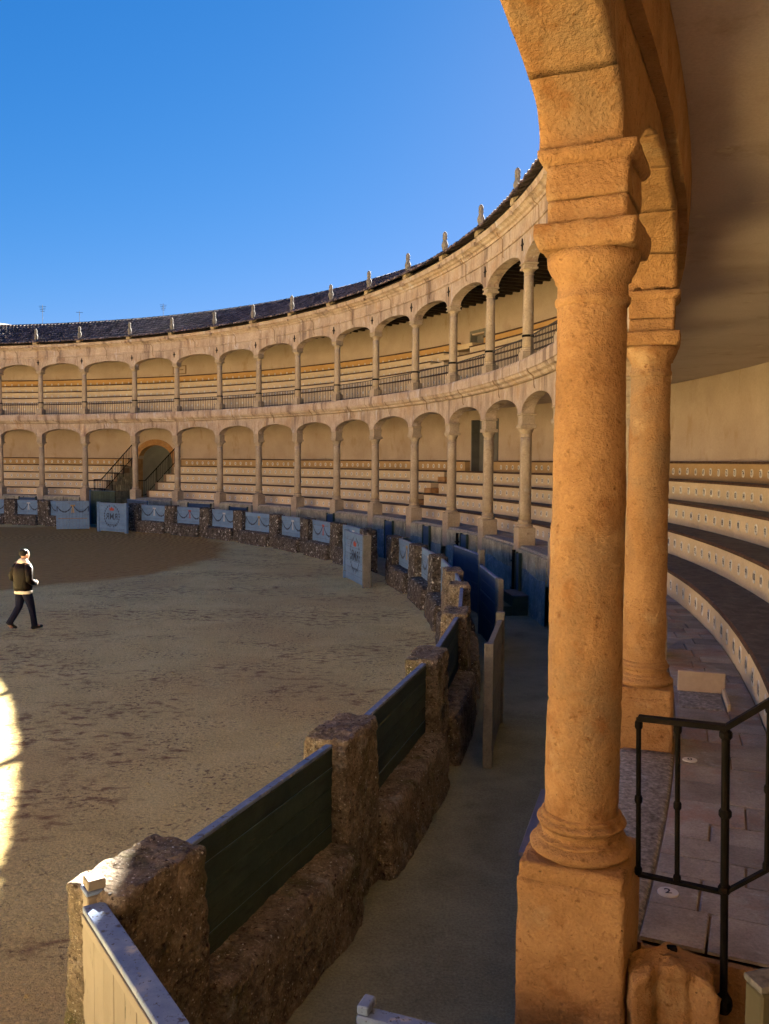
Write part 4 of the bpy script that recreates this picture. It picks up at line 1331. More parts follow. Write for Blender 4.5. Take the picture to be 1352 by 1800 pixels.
def text_mesh(txt, size):
    cu = bpy.data.curves.new('lettering', 'FONT'); cu.body = txt; cu.size = size; cu.align_x = 'CENTER'; cu.align_y = 'CENTER'; cu.resolution_u = 3
    cu.offset = 0.006
    o = bpy.data.objects.new('lettering', cu)
    me = bpy.data.meshes.new_from_object(o)
    V = [tuple(v.co) for v in me.vertices]; F = [tuple(p.vertices) for p in me.polygons]
    bpy.data.objects.remove(o); bpy.data.curves.remove(cu); bpy.data.meshes.remove(me)
    return V, F

def emblem(parent, xc, zc, y, s, flip):
    """crown, monogram and laurel ring painted on a gate"""
    f = -1 if flip else 1
    V, F = text_mesh('RMR', 0.46 * s)
    obj('painted_monogram', [(xc + f * x, y, zc + z - 0.02) for x, z, _ in V], F, GARL, parent)
    g = G()
    for sgn in (-1, 1):
        prev = None
        for k in range(11):
            th = math.radians(-75 + 145 * k / 10)
            cx_, cz_ = xc + sgn * 0.56 * s * math.cos(th), zc + 0.54 * s * math.sin(th) + 0.02
            r = 0.045 * s
            g.add([(cx_ - r, y, cz_), (cx_, y, cz_ - r * 1.7), (cx_ + r, y, cz_), (cx_, y, cz_ + r * 1.7)], [(0, 1, 2, 3)])
    obj('painted_laurel', g.V, g.F, GARL, parent)
    g = G()
    zc2 = zc + 0.29 * s
    pts = [(-0.15, 0), (0.15, 0), (0.21, 0.16), (0.10, 0.11), (0, 0.21), (-0.10, 0.11), (-0.21, 0.16)]
    g.add([(xc + x * s, y, zc2 + z * s) for x, z in pts], [tuple(range(7))])
    obj('painted_crown', g.V, g.F, RED, parent)
    g = G()
    for k in range(9):
        x0 = xc - 0.36 * s + 0.08 * s * k
        zz = zc - 0.44 * s + (0.02 * s if k % 2 else -0.01 * s)
        g.add([(x0, y, zz - 0.025 * s), (x0 + 0.065 * s, y, zz - 0.03 * s), (x0 + 0.06 * s, y, zz + 0.02 * s), (x0 + 0.01 * s, y, zz + 0.03 * s)], [(0, 1, 2, 3)])
    obj('painted_scroll', g.V, g.F, GARL, parent)

def plank_panel(name, label, cat, p0, p1, z0, z1, th, n, vertical, front, back, group=None, cap=None, gap=0.004, seed=0, caph=0.035, bow=None, capover=0.01):
    """panel from p0 to p1; local x along it, +y is its left side ('front' there), planks as separate parts"""
    L, ang = local_frame(p0, p1)
    t = thing(name, label, cat, (p0[0], p0[1], 0), ang, group)
    r_ = random.Random(seed)
    zt = z1 - (caph if cap else 0)
    for k in range(n):
        j = r_.uniform(-0.003, 0.003)
        if vertical:
            x0 = L * k / n + gap / 2; x1 = L * (k + 1) / n - gap / 2
            V, F = cbox(x0, x1, -th / 2 + j, th / 2 + j, z0, zt, 0.004)
        else:
            a0 = z0 + (zt - z0) * k / n + gap / 2; a1 = z0 + (zt - z0) * (k + 1) / n - gap / 2
            V, F = cbox(0.0, L, -th / 2 + j, th / 2 + j, a0, a1, 0.004)
        mi = []
        Va = np.array(V)
        for f in F:
            yc = Va[list(f), 1].mean()
            mi.append(0 if yc > j else 1)
        obj('plank', V, F, [front, back], t, mi)
    if cap:
        V, F = cbox(-0.01, L + 0.01, -th / 2 - capover, th / 2 + capover, zt + 0.001, z1, 0.005)
        V, F = V, F
        obj('top_rail', V, F, cap, t)
    return t, L

# measured centre angles of the posts, near to far along the right hand side, then beyond the refuge and the gate
POSTS = [-0.4230, -0.3375, -0.2430, -0.1480, -0.0540, 0.0114, 0.0952, 0.1812, 0.2660]
POSTS2 = [0.355, 0.447, 0.535, 0.621, 0.719, 0.806, 0.894, 0.981]
POSTS3 = [1.119, 1.190, 1.262, 1.345, 1.43, 1.52]
SIDE0 = [-0.519, -0.61]
def post_mesh(seed, hi):
    n = (16, 28, 50) if hi == 2 else (8, 12, 22)
    V, F = rough_box(-0.20, 0.20, -0.375, 0.375, -0.12, 1.47, n, 0.030, 0.028, 3.2, seed, 4)
    V = np.array(V)
    # battered sides, eroded top
    V[:, 0] *= 1.10 - 0.14 * np.clip(V[:, 2] / 1.5, 0, 1)
    V[:, 2] += np.where(V[:, 2] > 1.2, 0.03 * fbm(V, 6, 3, seed + 3), 0)
    if hi == 2:
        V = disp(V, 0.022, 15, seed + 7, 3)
    return mesh('post_stone', V, F, ROUGH if hi == 2 else ROUGHSHADE, smooth=True)
pm_lo = [post_mesh(60 + k, 1) for k in range(5)]
pm_hi = [post_mesh(80 + k, 2) for k in range(4)]
def post_label(k, kind):
    if kind == 1:
        base = ['nearest weathered stone barrier post, its rough top catching the sun beside the beige gate', 'second weathered stone barrier post from the bottom of the picture',
                'third weathered stone barrier post from the bottom of the picture']
        if k < 3: return base[k]
        return '%s weathered stone barrier post counting up from the beige gate' % ORD[k]
    if kind == 2:
        return 'shade-darkened pebbly barrier post on the far side, %s left of the crested refuge shield' % ORD[k]
    if kind == 3:
        return 'shade-darkened pebbly barrier post left of the far gates, %s from the gate' % ORD[k]
    return 'rough barrier post beside the viewer, %s past the entrance' % ORD[k]
for kind, lst in ((1, POSTS), (2, POSTS2), (3, POSTS3), (4, SIDE0)):
    for k, a in enumerate(lst):
        t = thing('barrier_post', post_label(k, kind), 'stone post', pol(32.02, a, 0), a, 'stone posts of the arena barrier')
        put('post_stone', pm_hi[k % 4] if (kind == 1 and k < 6) else pm_lo[(k + kind) % 5], t)

# parapet and panels between neighbouring posts
def parapet(a0, a1, label, hi, seed):
    e = 0.33 / 32.0
    l, r = a0 + e, a1 - e
    L = (r - l) * 32.0
    t = thing('barrier_parapet', label, 'low wall', pol(32.0, (l + r) / 2, 0), (l + r) / 2, 'rubble parapets of the arena barrier')
    n = (18, 50, 18) if hi else (10, 24, 10)
    V, F = rough_box(-0.33, 0.34, -L / 2, L / 2, -0.12, 0.63, n, 0.065, 0.026, 3.0, seed, 4)
    V = np.array(V)
    V[:, 0] += np.where(V[:, 0] > 0, 0.045 * (1 - V[:, 2] / 0.63), -0.05 * (1 - V[:, 2] / 0.63)) 
    if hi:
        V = disp(V, 0.022, 14, seed + 2, 3)
    # bend to the ring
    V[:, 0] -= V[:, 1] ** 2 / 64.0
    obj('rubble_core', V, F, ROUGH if hi else ROUGHSHADE, t, smooth=True)
def bay_panel(a0, a1, label, seed, bow):
    e = 0.34 / 32.0
    p0 = pol(32.06, a1 - e); p1 = pol(32.06, a0 + e)   # left side of p0->p1 ... faces outwards or inwards, fixed below
    L, ang = local_frame(p0, p1)
    t, L = plank_panel('barrier_boards', label, 'plank panel', p1, p0, 0.61, 1.43, 0.055, 5, False, BLUE, GREEN, 'plank panels of the arena barrier', TOPBLUE, 0.004, seed, 0.03, capover=0.003)
    # going counter-clockwise the left side looks at the arena
    garland(t, L, 0.63, 1.38, 0.0325, seed=seed, bow=bow)
segs = []
for k in range(len(POSTS) - 1):
    segs.append((POSTS[k], POSTS[k + 1], k < 4,
                 '%s barrier parapet of rough rubble counting up from the beige gate' % ORD[k],
                 '%s plank barrier panel up from the beige gate, dark green towards the passage' % ORD[k]))
for k in range(len(POSTS2) - 1):
    segs.append((POSTS2[k], POSTS2[k + 1], False,
                 'white flecked rubble parapet on the far side, %s bay left of the crested refuge shield' % ORD[k],
                 'faded blue plank panel with dark swag, %s bay left of the crested shield' % ORD[k]))
for k in range(len(POSTS3) - 1):
    segs.append((POSTS3[k], POSTS3[k + 1], False,
                 'white flecked rubble parapet left of the far gates, %s bay from the gate' % ORD[k],
                 'blue swagged plank panel left of the far gates, %s bay from the gate' % ORD[k]))
segs.append((SIDE0[1], SIDE0[0], False, 'rubble parapet beside the viewer, across the entrance from the beige gate', 'plank panel across the entrance from the beige gate'))
for q, (a0, a1, hi, l1, l2) in enumerate(segs):
    parapet(a0, a1, l1, hi, 200 + q)
    bow = ['pale', 'red', 'pale', 'gold'][q % 4]
    bay_panel(a0, a1, l2, q, bow if q != 15 else 'red')

# ------------------------------------------------------------------ gates and refuge shields
def end_post(t, x, th, z1, mat, w=0.09, d=0.12):
    V, F = cbox(x - w / 2, x + w / 2, -d / 2, d / 2, 0.0, z1, 0.006)
    obj('end_post', V, F, mat, t)

# far closed leaf with a swag
t, L = plank_panel('wooden_gate', 'blue plank gate leaf with a dark painted swag, left of the crested gate', 'gate', pol(31.29, 1.066), pol(30.14, 1.104), 0.08, 1.55, 0.06, 10, True, BLUE, BLUE, 'blue gate leaves of the far entrance', TOPBLUE, 0.006, 3)
def face_side(t, viewer=(30.56, -17.92)):
    th = t.rotation_euler[2]
    nx, ny = -math.sin(th), math.cos(th)
    return 1 if (viewer[0] - t.location[0]) * nx + (viewer[1] - t.location[1]) * ny > 0 else -1
s = face_side(t)
garland(t, L, 0.75, 1.42, s * 0.038, seed=1, bow='gold')
V, F = box(0.1, L - 0.1, s * 0.031, s * 0.05, 0.62, 0.65); obj('gate_ledge', V, F, CORE, t)
# far open leaf with crest
t, L = plank_panel('wooden_gate', 'blue gate leaf bearing a crown and monogram crest at the far entrance', 'gate', pol(31.05, 0.9668), pol(31.07, 1.0373), 0.05, 1.50, 0.07, 9, False, BLUE, BLUE, 'blue gate leaves of the far entrance', TOPBLUE, 0.006, 4)
s = face_side(t)
emblem(t, L / 2, 0.82, s * 0.041, 1.0, s < 0)
end_post(t, 0.05, 0.07, 1.53, BLUE, 0.16, 0.14); end_post(t, L - 0.05, 0.07, 1.53, BLUE, 0.16, 0.14)
# plank behind the crest gate (callejon side, deep blue)
t, L = plank_panel('passage_gate', 'deep blue passage gate half hidden behind the crested gate leaf', 'gate', pol(33.4, 1.048), pol(32.3, 0.965), 0.05, 1.6, 0.06, 5, False, DEEPBLUE, DEEPBLUE, None, TOPBLUE, 0.005, 5)
t, L = plank_panel('passage_gate', 'dark green gate leaf standing open below the far stair rail', 'gate', pol(34.4, 1.158), pol(34.4, 1.105), 0.05, 1.95, 0.06, 9, True, GREEN, GREEN, None, DEEPBLUE, 0.005, 6)
end_post(t, 0.0, 0.06, 1.97, DEEPBLUE, 0.10, 0.12)
# refuge shield with crest
t, L = plank_panel('refuge_shield', 'blue refuge shield with a painted crest standing before the gap in the barrier', 'refuge', pol(30.97, 0.243), pol(30.92, 0.3218), 0.02, 1.52, 0.07, 7, False, BLUE, DEEPBLUE, None, TOPBLUE, 0.006, 7)
s = face_side(t)
emblem(t, L / 2, 0.84, s * 0.041, 0.95, s < 0)
end_post(t, 0.04, 0.07, 1.56, GREYPAINT, 0.11, 0.24); end_post(t, L - 0.04, 0.07, 1.56, BLUE, 0.12, 0.18)
# free shields standing in the passage
A0 = np.array([31.84, -7.51, 0]); A1 = np.array([32.24, -5.58, 0])
t, L = plank_panel('passage_shield', 'worn grey plank shield standing free in the passage, nearest to the viewer', 'refuge', A0, A1, 0.03, 1.50, 0.05, 6, False, GREYPAINT, GREYPAINT, 'free shields in the passage', GREYPAINT, 0.003, 8)
end_post(t, 0.045, 0.05, 1.54, GREYPAINT, 0.10, 0.115); end_post(t, L - 0.05, 0.05, 1.60, GREYPAINT, 0.12, 0.12)
A0 = np.array([32.77, -1.52, 0]); A1 = np.array([32.67, 0.9, 0])
t, L = plank_panel('passage_shield', 'deep blue shield standing free in the middle of the passage', 'refuge', A0, A1, 0.03, 1.50, 0.05, 6, False, DEEPBLUE, DEEPBLUE, 'free shields in the passage', TOPBLUE, 0.003, 9)
end_post(t, 0.06, 0.05, 1.52, GREYPAINT, 0.34, 0.10); end_post(t, L - 0.04, 0.05, 1.52, DEEPBLUE, 0.10, 0.09)
A0 = np.array([32.93, 2.95, 0]); A1 = np.array([32.45, 5.35, 0])
t, L = plank_panel('passage_shield', 'deep blue shield farther along the passage before the podium wall', 'refuge', A0, A1, 0.03, 1.50, 0.05, 6, False, DEEPBLUE, DEEPBLUE, 'free shields in the passage', TOPBLUE, 0.003, 10)
end_post(t, 0.05, 0.05, 1.62, GREYPAINT, 0.14, 0.13); end_post(t, L - 0.04, 0.05, 1.52, DEEPBLUE, 0.10, 0.09)
# small doors and gutters let into the podium
for al, ar, zt, lab, m in ((0.3515, 0.3655, 1.50, 'narrow deep blue door in the podium wall behind the farther passage shield', DEEPBLUE),
                           (0.2545, 0.2685, 1.48, 'narrow deep blue door in the podium wall beside an iron gutter pipe', DEEPBLUE),
                           (0.112, 0.1195, 1.42, 'narrow blue door strip in the podium wall above the dark step box', DEEPBLUE),
                           (0.886, 0.936, 1.46, 'dark blue double door in the podium behind the far blue panels', DEEPBLUE),
                           (0.80, 0.84, 1.40, 'dark slate blue door in the podium, right of the double door', DEEPBLUE),
                           (1.268, 1.30, 1.46, 'dark door in the podium at the far left', DEEPBLUE),
                           (0.592, 0.606, 1.46, 'narrow deep blue door in the podium near the picture centre', DEEPBLUE),
                           (0.445, 0.462, 1.46, 'narrow deep blue door in the podium behind the refuge shield', DEEPBLUE)):
    am = (al + ar) / 2; w = (ar - al) * 34.2
    t = thing('podium_door', lab, 'door', pol(34.2, am, 0), am)
    V, F = cbox(-0.03, 0.025, -w / 2, w / 2, 0.05, zt, 0.006); obj('door_leaf', V, F, m, t)
    V, F = cbox(-0.05, 0.02, -w / 2 - 0.07, -w / 2 - 0.002, 0.0, zt + 0.04, 0.006); obj('door_frame', V, F, GREEN, t)
    V, F = cbox(-0.05, 0.02, w / 2 + 0.002, w / 2 + 0.07, 0.0, zt + 0.04, 0.006); obj('door_frame', V, F, GREEN, t)
for a, lab in ((0.2755, 'dark drain pipe on the podium wall behind the free blue shields'), (0.1235, 'dark drain pipe on the podium wall over the step box')):
    t = thing('drain_pipe', lab, 'pipe', pol(34.14, a, 0), a)
    V, F = tube([(0, 0, 0.25), (0, 0, 1.5)], 0.05, 8); obj('pipe', V, F, IRON, t)
    for z in (0.5, 1.2):
        V, F = box(-0.06, 0.12, -0.065, 0.065, z, z + 0.04); obj('pipe_clamp', V, F, IRON, t)
# step box in the passage
t = thing('step_box', 'dark two-step wooden box against the podium wall in the passage', 'step box', pol(33.98, 0.105, 0), 0.105)
V, F = cbox(-0.15, 0.24, -0.50, 0.50, 0.0, 0.46, 0.012); obj('upper_step', V, F, GREEN, t)
V, F = cbox(-0.45, -0.152, -0.50, 0.50, 0.0, 0.23, 0.012); obj('lower_step', V, F, GREEN, t)
V, F = cbox(-0.17, 0.24, -0.52, 0.52, 0.462, 0.50, 0.008); obj('tread', V, F, CAP, t)
# bench board behind the foreground column
b0, b1 = -0.3272, -0.283
t = thing('bench', 'slate painted bench board along the podium wall behind the foreground column foot', 'bench', pol(33.9, (b0 + b1) / 2, 0), (b0 + b1) / 2)
Lb = (b1 - b0) * 33.8
V, F = cbox(-0.415, 0.30, -Lb / 2, Lb / 2, 0.415, 0.455, 0.006); obj('seat_board', V, F, pmat('slate_paint', [(0.3, (0.15, 0.145, 0.19)), (0.7, (0.21, 0.205, 0.26))], 6, 0.6, bumps=[('noise', 30, 0.5)], bdist=0.004), t)
for y in (-Lb / 2 + 0.1, Lb / 2 - 0.1):
    V, F = cbox(-0.28, 0.25, y - 0.04, y + 0.04, 0.0, 0.413, 0.006); obj('leg', V, F, GREEN, t)

# far stair railings
def stair_rail(a, label):
    t = thing('stair_railing', label, 'railing', pol(35.4, a, 0), a, 'stair railings of the far entrance')
    P0 = np.array([-0.62, 0, 1.62]); P1 = np.array([-0.02, 0, 1.62]); P2 = np.array([2.85, 0, 3.80]); P3 = np.array([3.05, 0, 3.80])
    up = np.array([0, 0, 0.92])
    for dz in (0.10, 0.92):
        V, F = tube([P0 + (0, 0, dz), P1 + (0, 0, dz), P2 + (0, 0, dz), P3 + (0, 0, dz)], 0.028 if dz > .5 else 0.02, 6); obj('rail_bar', V, F, IRON, t)
    n = 26
    for k in range(n + 1):
        x = -0.62 + 3.67 * k / n
        z = 1.62 if x < -0.02 else min(1.62 + (x + 0.02) / 2.87 * 2.18, 3.80)
        V, F = tube([(x, 0, z + 0.09), (x, 0, z + 0.92)], 0.014, 4); obj('baluster', V, F, IRON, t)
    for x, z in ((-0.6, 1.62), (0.9, 2.32), (1.9, 3.08), (2.95, 3.8)):
        V, F = tube([(x, 0, z - 0.42), (x, 0, z + 0.92)], 0.024, 6); obj('rail_post', V, F, IRON, t)
stair_rail(1.1605, 'black iron stair rail rising left of the far tunnel')
stair_rail(1.0675, 'black iron stair rail rising on the right side of the far tunnel mouth')

# ------------------------------------------------------------------ near handrail by the viewer
hr = thing('handrail', 'black iron handrail with collared bars at lower right of the foreground column', 'railing', (31.94, -14.49, 1.5))
def H(p): return np.array(p, float) - np.array([31.94, -14.49, 1.5])
Lt, Lb_ = (31.635, -14.335, 2.672), (31.65, -14.335, 2.0)
Ct, Cb = (31.94, -14.49, 2.682), (31.955, -14.49, 2.0)
Rt, Rb_ = (32.42, -14.70, 3.10), (32.42, -14.70, 2.42)
def bar(p, q, w, h, nm):
    p, q = H(p), H(q); d = q - p; L = np.linalg.norm(d); d /= L
    s = np.cross(d, [0, 0, 1]); s /= np.linalg.norm(s); u = np.cross(s, d)
    V = []
    for o_ in (p, q):
        for x, z in ((-w, -h), (w, -h), (w, h), (-w, h)):
            V.append(o_ + s * x + u * z)
    F = [(0, 1, 2, 3), (4, 7, 6, 5)] + [(k, (k + 1) % 4, 4 + (k + 1) % 4, 4 + k) for k in range(4)]
    obj(nm, V, F, IRON, hr)
bar(Lt, Ct, 0.019, 0.011, 'top_rail'); bar(Ct, Rt, 0.019, 0.011, 'top_rail')
bar(Lb_, Cb, 0.015, 0.007, 'bottom_rail'); bar(Cb, Rb_, 0.015, 0.007, 'bottom_rail')
def baluster(pb, pt, r, nm='baluster', ext=0):
    pb, pt = H(pb), H(pt)
    g = G()
    def at(u): return pb + (pt - pb) * u
    g.add(*tube([at(0), at(1)], r, 10))
    for u in (0.02, 0.48, 0.955):
        for du, k in ((0, 1.55),):
            g.add(*tube([at(u) - (0, 0, 0.016), at(u) - (0, 0, 0.008), at(u) + (0, 0, 0.010), at(u) + (0, 0, 0.018)], [r * 1.25, r * k, r * k, r * 1.25], 10))
    g.obj(nm, IRON, hr, smooth=False)
baluster(Lb_, Lt, 0.0105)
mid = lambda p, q, u: tuple(np.array(p) + (np.array(q) - np.array(p)) * u)
baluster(mid(Lb_, Cb, 0.46), mid(Lt, Ct, 0.46), 0.0105)
baluster(Cb, Ct, 0.0165, 'corner_post')
baluster(mid(Cb, Rb_, 0.30), mid(Ct, Rt, 0.30), 0.0105)
baluster(mid(Cb, Rb_, 0.75), mid(Ct, Rt, 0.75), 0.0105)
g = G()
g.add(*tube([H((31.955, -14.49, 2.0)), H((31.965, -14.49, 1.56))], 0.0155, 10))
V, F = lathe([(0.002, -0.045), (0.022, -0.04), (0.033, -0.02), (0.035, 0), (0.033, 0.02), (0.02, 0.036), (0.016, 0.045)], 12)
g.add([np.array(v) + H((31.966, -14.49, 1.535)) for v in V], F)
g.obj('wall_post', IRON, hr)
# broken moulded jamb stone below it
V, F = rough_box(-0.17, 0.17, -0.11, 0.10, 0.0, 1.73, (26, 18, 60), 0.03, 0.02, 7, 301)
V = np.array(V)
gx = V[:, 0]
front = V[:, 1] < -0.02
groove = 0.045 * np.exp(-((gx + 0.055) / 0.022) ** 2) + 0.03 * np.exp(-((gx - 0.075) / 0.018) ** 2)
V[:, 1] += np.where(front, groove + 0.03 * np.cos(gx * 16), 0)
V[:, 2] -= np.where(V[:, 2] > 1.4, 0.16 * np.clip(fbm(V * np.array([1, 1, 0.2]), 9, 3, 8), 0, 1) * (V[:, 2] - 1.4) / 0.33 + 0.05 * np.abs(gx) / 0.17 * (V[:, 2] - 1.4) / 0.33, 0)
t = thing('broken_jamb', 'broken fluted ochre jamb stone at the foot of the foreground column', 'stone', (31.745, -14.475, 0.0), -0.13)
obj('jamb_stone', disp(V, 0.015, 16, 9), F, STONE, t, smooth=True)
V, F = cbox(-0.02, 0.02, -0.015, 0.015, 1.70, 1.752, 0.004); o = obj('iron_stub', V, F, IRON, t); o.location = (0.02, 0.06, -0.02)
# little gate post in the lower right corner
t = thing('gate_post', 'stubby green painted post with a worn grey top in the lower right corner', 'post', (31.97, -14.90, 0.0), 0.2)
V, F = cbox(-0.075, 0.075, -0.05, 0.05, 0.0, 1.865, 0.008); obj('post_body', V, F, pmat('olive_paint', [(0.3, (0.085, 0.075, 0.04)), (0.7, (0.12, 0.105, 0.06))], 6, 0.7), t)
V, F = rough_box(-0.082, 0.082, -0.055, 0.055, 1.867, 1.90, (6, 5, 3), 0.012, 0.008, 20, 5); obj('post_top', V, F, GREYPAINT, t)

# ------------------------------------------------------------------ beige gate leaf at the bottom left
p0 = np.array([29.045, -13.555, 0]); p1 = np.array([29.885, -14.795, 0])
L, ang = local_frame(p0, p1)
t = thing('wooden_gate', 'beige plank gate leaf with a worn top rail painted in blue-white sky reflection at lower left', 'gate', tuple(p0), ang)
# outside (viewer left) is local -y
nP = 9
for k in range(nP):
    w = L / nP; j = rng.uniform(-0.0015, 0.0015)
    V, F = cbox(k * w + 0.002, (k + 1) * w - 0.002, -0.022 + j, 0.0 + j, 0.06, 1.395, 0.003); obj('plank', V, F, BEIGE, t)
for z in (0.3, 1.15):
    V, F = cbox(0.02, L - 0.02, 0.002, 0.045, z, z + 0.12, 0.004); obj('cross_rail', V, F, GREEN, t)
V, F = cbox(-0.005, L, -0.030, 0.085, 1.397, 1.432, 0.005); obj('top_rail', V, F, TOPBLUE, t)
V, F = cbox(-0.004, L, -0.035, -0.023, 1.342, 1.392, 0.003); obj('upper_moulding', V, F, BEIGE, t)
V, F = cbox(-0.13, -0.02, 0.0, 0.085, 0.0, 1.46, 0.006); obj('hinge_post', V, F, BEIGE, t)
V, F = cbox(-0.14, -0.02, -0.005, 0.115, 1.462, 1.485, 0.006); obj('hinge_post_cap', V, F, TOPBLUE, t)
V, F = cbox(-0.125, -0.025, 0.005, 0.10, 1.487, 1.54, 0.006); obj('hinge_block', V, F, BEIGE, t)
V, F = lathe([(0.012, 1.38), (0.012, 1.475), (0.009, 1.48)], 8); o = obj('hinge_pin', V, F, GREYPAINT, t); o.location = (0.03, 0.102, 0.0)
# leaf at the bottom centre, only its top showing
p0 = np.array([30.475, -14.52, 0]); p1 = np.array([31.35, -14.86, 0])
L, ang = local_frame(p0, p1)
t = thing('wooden_gate', 'blue topped gate leaf cut by the bottom edge at the picture centre', 'gate', tuple(p0), ang)
for k in range(7):
    V, F = cbox(0.02 + k * 0.128, 0.02 + k * 0.128 + 0.125, -0.02, 0.02, 0.06, 1.47, 0.003); obj('plank', V, F, GREEN, t)
V, F = cbox(-0.0, L, -0.035, 0.045, 1.472, 1.51, 0.006); obj('top_rail', V, F, TOPBLUE, t)
V, F = cbox(-0.0, 0.05, -0.03, 0.06, 1.512, 1.55, 0.006); obj('rail_block', V, F, TOPBLUE, t)

# ------------------------------------------------------------------ the walking person
def skin_body(name, joints, edges, radii, mat, parent, root=0, sub=2):
    me = bpy.data.meshes.new(name)
    me.from_pydata([tuple(j) for j in joints], edges, [])
    o = bpy.data.objects.new(name, me); COL.objects.link(o)
    sk = o.modifiers.new('skin', 'SKIN'); sk.use_smooth_shade = True
    for i, r in enumerate(radii):
        v = me.skin_vertices[0].data[i]
        v.radius = r if isinstance(r, tuple) else (r, r)
        v.use_root = (i == root)
    sb = o.modifiers.new('sub', 'SUBSURF'); sb.levels = sub; sb.render_levels = sub
    dg = bpy.context.evaluated_depsgraph_get()
    m2 = bpy.data.meshes.new_from_object(o.evaluated_get(dg))
    bpy.data.objects.remove(o)
    m2.materials.clear(); m2.materials.append(mat)
    m2.name = name
    for p in m2.polygons: p.use_smooth = True
    return put(name, m2, parent)

def loft(sections, n=20, cap=True):
    """sections: (centre, rx, ry, tilt axes optional) horizontal ellipses"""
    V = []; F = []
    for (c, rx, ry) in sections:
        for k in range(n):
            th = 2 * math.pi * k / n
            V.append((c[0] + rx * math.cos(th), c[1] + ry * math.sin(th), c[2]))
    for s in range(len(sections) - 1):
        for k in range(n):
            j = (k + 1) % n
            F.append((s * n + k, s * n + j, (s + 1) * n + j, (s + 1) * n + k))
    if cap:
        F.append(tuple(range(n - 1, -1, -1))); m = (len(sections) - 1) * n; F.append(tuple(m + k for k in range(n)))
    return V, F

per = thing('person', 'walking person in a dark leather jacket with cream collar and hem, jeans', 'person', (22.74, 0.78, 0.015), math.radians(58))
# local: x forward, y left, z up.  right leg leads, left leg trails
J = [(0.0, 0, 0.93), (0.0, 0, 1.08), (-0.01, 0, 1.30), (0.0, 0, 1.44), (0.02, 0, 1.52), (0.035, 0, 1.60), (0.045, 0, 1.68),          # 0 pelvis .. 6 head
     (0.0, -0.10, 0.90), (0.11, -0.10, 0.50), (0.20, -0.10, 0.10), (0.32, -0.11, 0.035),                                              # right leg
     (0.0, 0.10, 0.90), (-0.04, 0.10, 0.49), (-0.29, 0.10, 0.17), (-0.22, 0.10, 0.05),                                               # left leg
     (0.0, -0.19, 1.42), (-0.07, -0.29, 1.15), (0.13, -0.20, 1.03), (0.20, -0.15, 1.02),                                              # right arm
     (0.0, 0.19, 1.42), (-0.07, 0.29, 1.15), (0.13, 0.20, 1.03), (0.20, 0.15, 1.02)]                                                  # left arm
Eg = [(0, 1), (1, 2), (2, 3), (3, 4), (4, 5), (5, 6), (0, 7), (7, 8), (8, 9), (9, 10), (0, 11), (11, 12), (12, 13), (13, 14),
      (3, 15), (15, 16), (16, 17), (17, 18), (3, 19), (19, 20), (20, 21), (21, 22)]
Rd = [0.13, 0.125, 0.14, 0.11, 0.055, 0.075, 0.072, 0.085, 0.058, 0.042, 0.035, 0.085, 0.058, 0.042, 0.035, 0.055, 0.042, 0.032, 0.030, 0.055, 0.042, 0.032, 0.030]
for sgn, root in ((-1, 18), (1, 22)):
    hx, hy, hz = J[root]
    for q in range(4):
        b_ = len(J)
        yy = hy - sgn * 0.012; zz = hz + 0.026 - 0.018 * q
        J.append((hx + 0.055, yy, zz)); J.append((hx + 0.085 - 0.004 * abs(q - 1), yy - sgn * 0.02, zz - 0.01)); J.append((hx + 0.088 - 0.004 * abs(q - 1), yy - sgn * 0.045, zz - 0.012))
        Eg += [(root, b_), (b_, b_ + 1), (b_ + 1, b_ + 2)]; Rd += [0.010, 0.0085, 0.0075]
    b_ = len(J)
    J.append((hx + 0.025, hy - sgn * 0.02, hz + 0.04)); J.append((hx + 0.06, hy - sgn * 0.035, hz + 0.045))
    Eg += [(root, b_), (b_, b_ + 1)]; Rd += [0.012, 0.009]
skin_body('body', J, Eg, Rd, SKIN, per)
# head shape: skull, nose, ears as one loft with hair over it
V, F = loft([((0.045, 0, 1.525), 0.052, 0.05), ((0.055, 0, 1.55), 0.072, 0.058), ((0.052, 0, 1.60), 0.088, 0.072), ((0.048, 0, 1.65), 0.096, 0.078), ((0.045, 0, 1.69), 0.094, 0.077), ((0.04, 0, 1.725), 0.07, 0.058), ((0.04, 0, 1.745), 0.03, 0.025)], 20)
g = G(); g.add(V, F)
g.add(*tube([(0.135, 0, 1.645), (0.155, 0, 1.615), (0.135, 0, 1.605)], [0.010, 0.016, 0.010], 6))
for sgn in (-1, 1):
    g.add(*tube([(0.035, sgn * 0.076, 1.655), (0.028, sgn * 0.088, 1.635), (0.04, sgn * 0.078, 1.605)], [0.012, 0.015, 0.010], 6))
g.add(*tube([(0.126, -0.025, 1.572), (0.134, 0, 1.570), (0.126, 0.025, 1.572)], 0.007, 5))
hd = g.obj('head', SKIN, per, smooth=True)
gg = G()
for sgn in (-1, 1):
    gg.add(*lathe([(0.001, -0.009), (0.008, -0.005), (0.010, 0), (0.008, 0.005), (0.001, 0.009)], 8))
    nb = len(gg.V) - 40
    for q in range(nb, len(gg.V)):
        x, y, z = gg.V[q]; gg.V[q] = (x + 0.128, y + sgn * 0.03, z + 1.645)
gg.obj('eye', INK, per)
V, F = rough_box(-0.072, 0.112, -0.088, 0.088, 1.60, 1.765, (12, 12, 12), 0.075, 0.012, 22, 3)
V = np.array(V)
V[:, 2] = np.where(V[:, 0] > 0.06, np.maximum(V[:, 2], 1.69), V[:, 2])
obj('hair', V, F, HAIR, per, smooth=True)
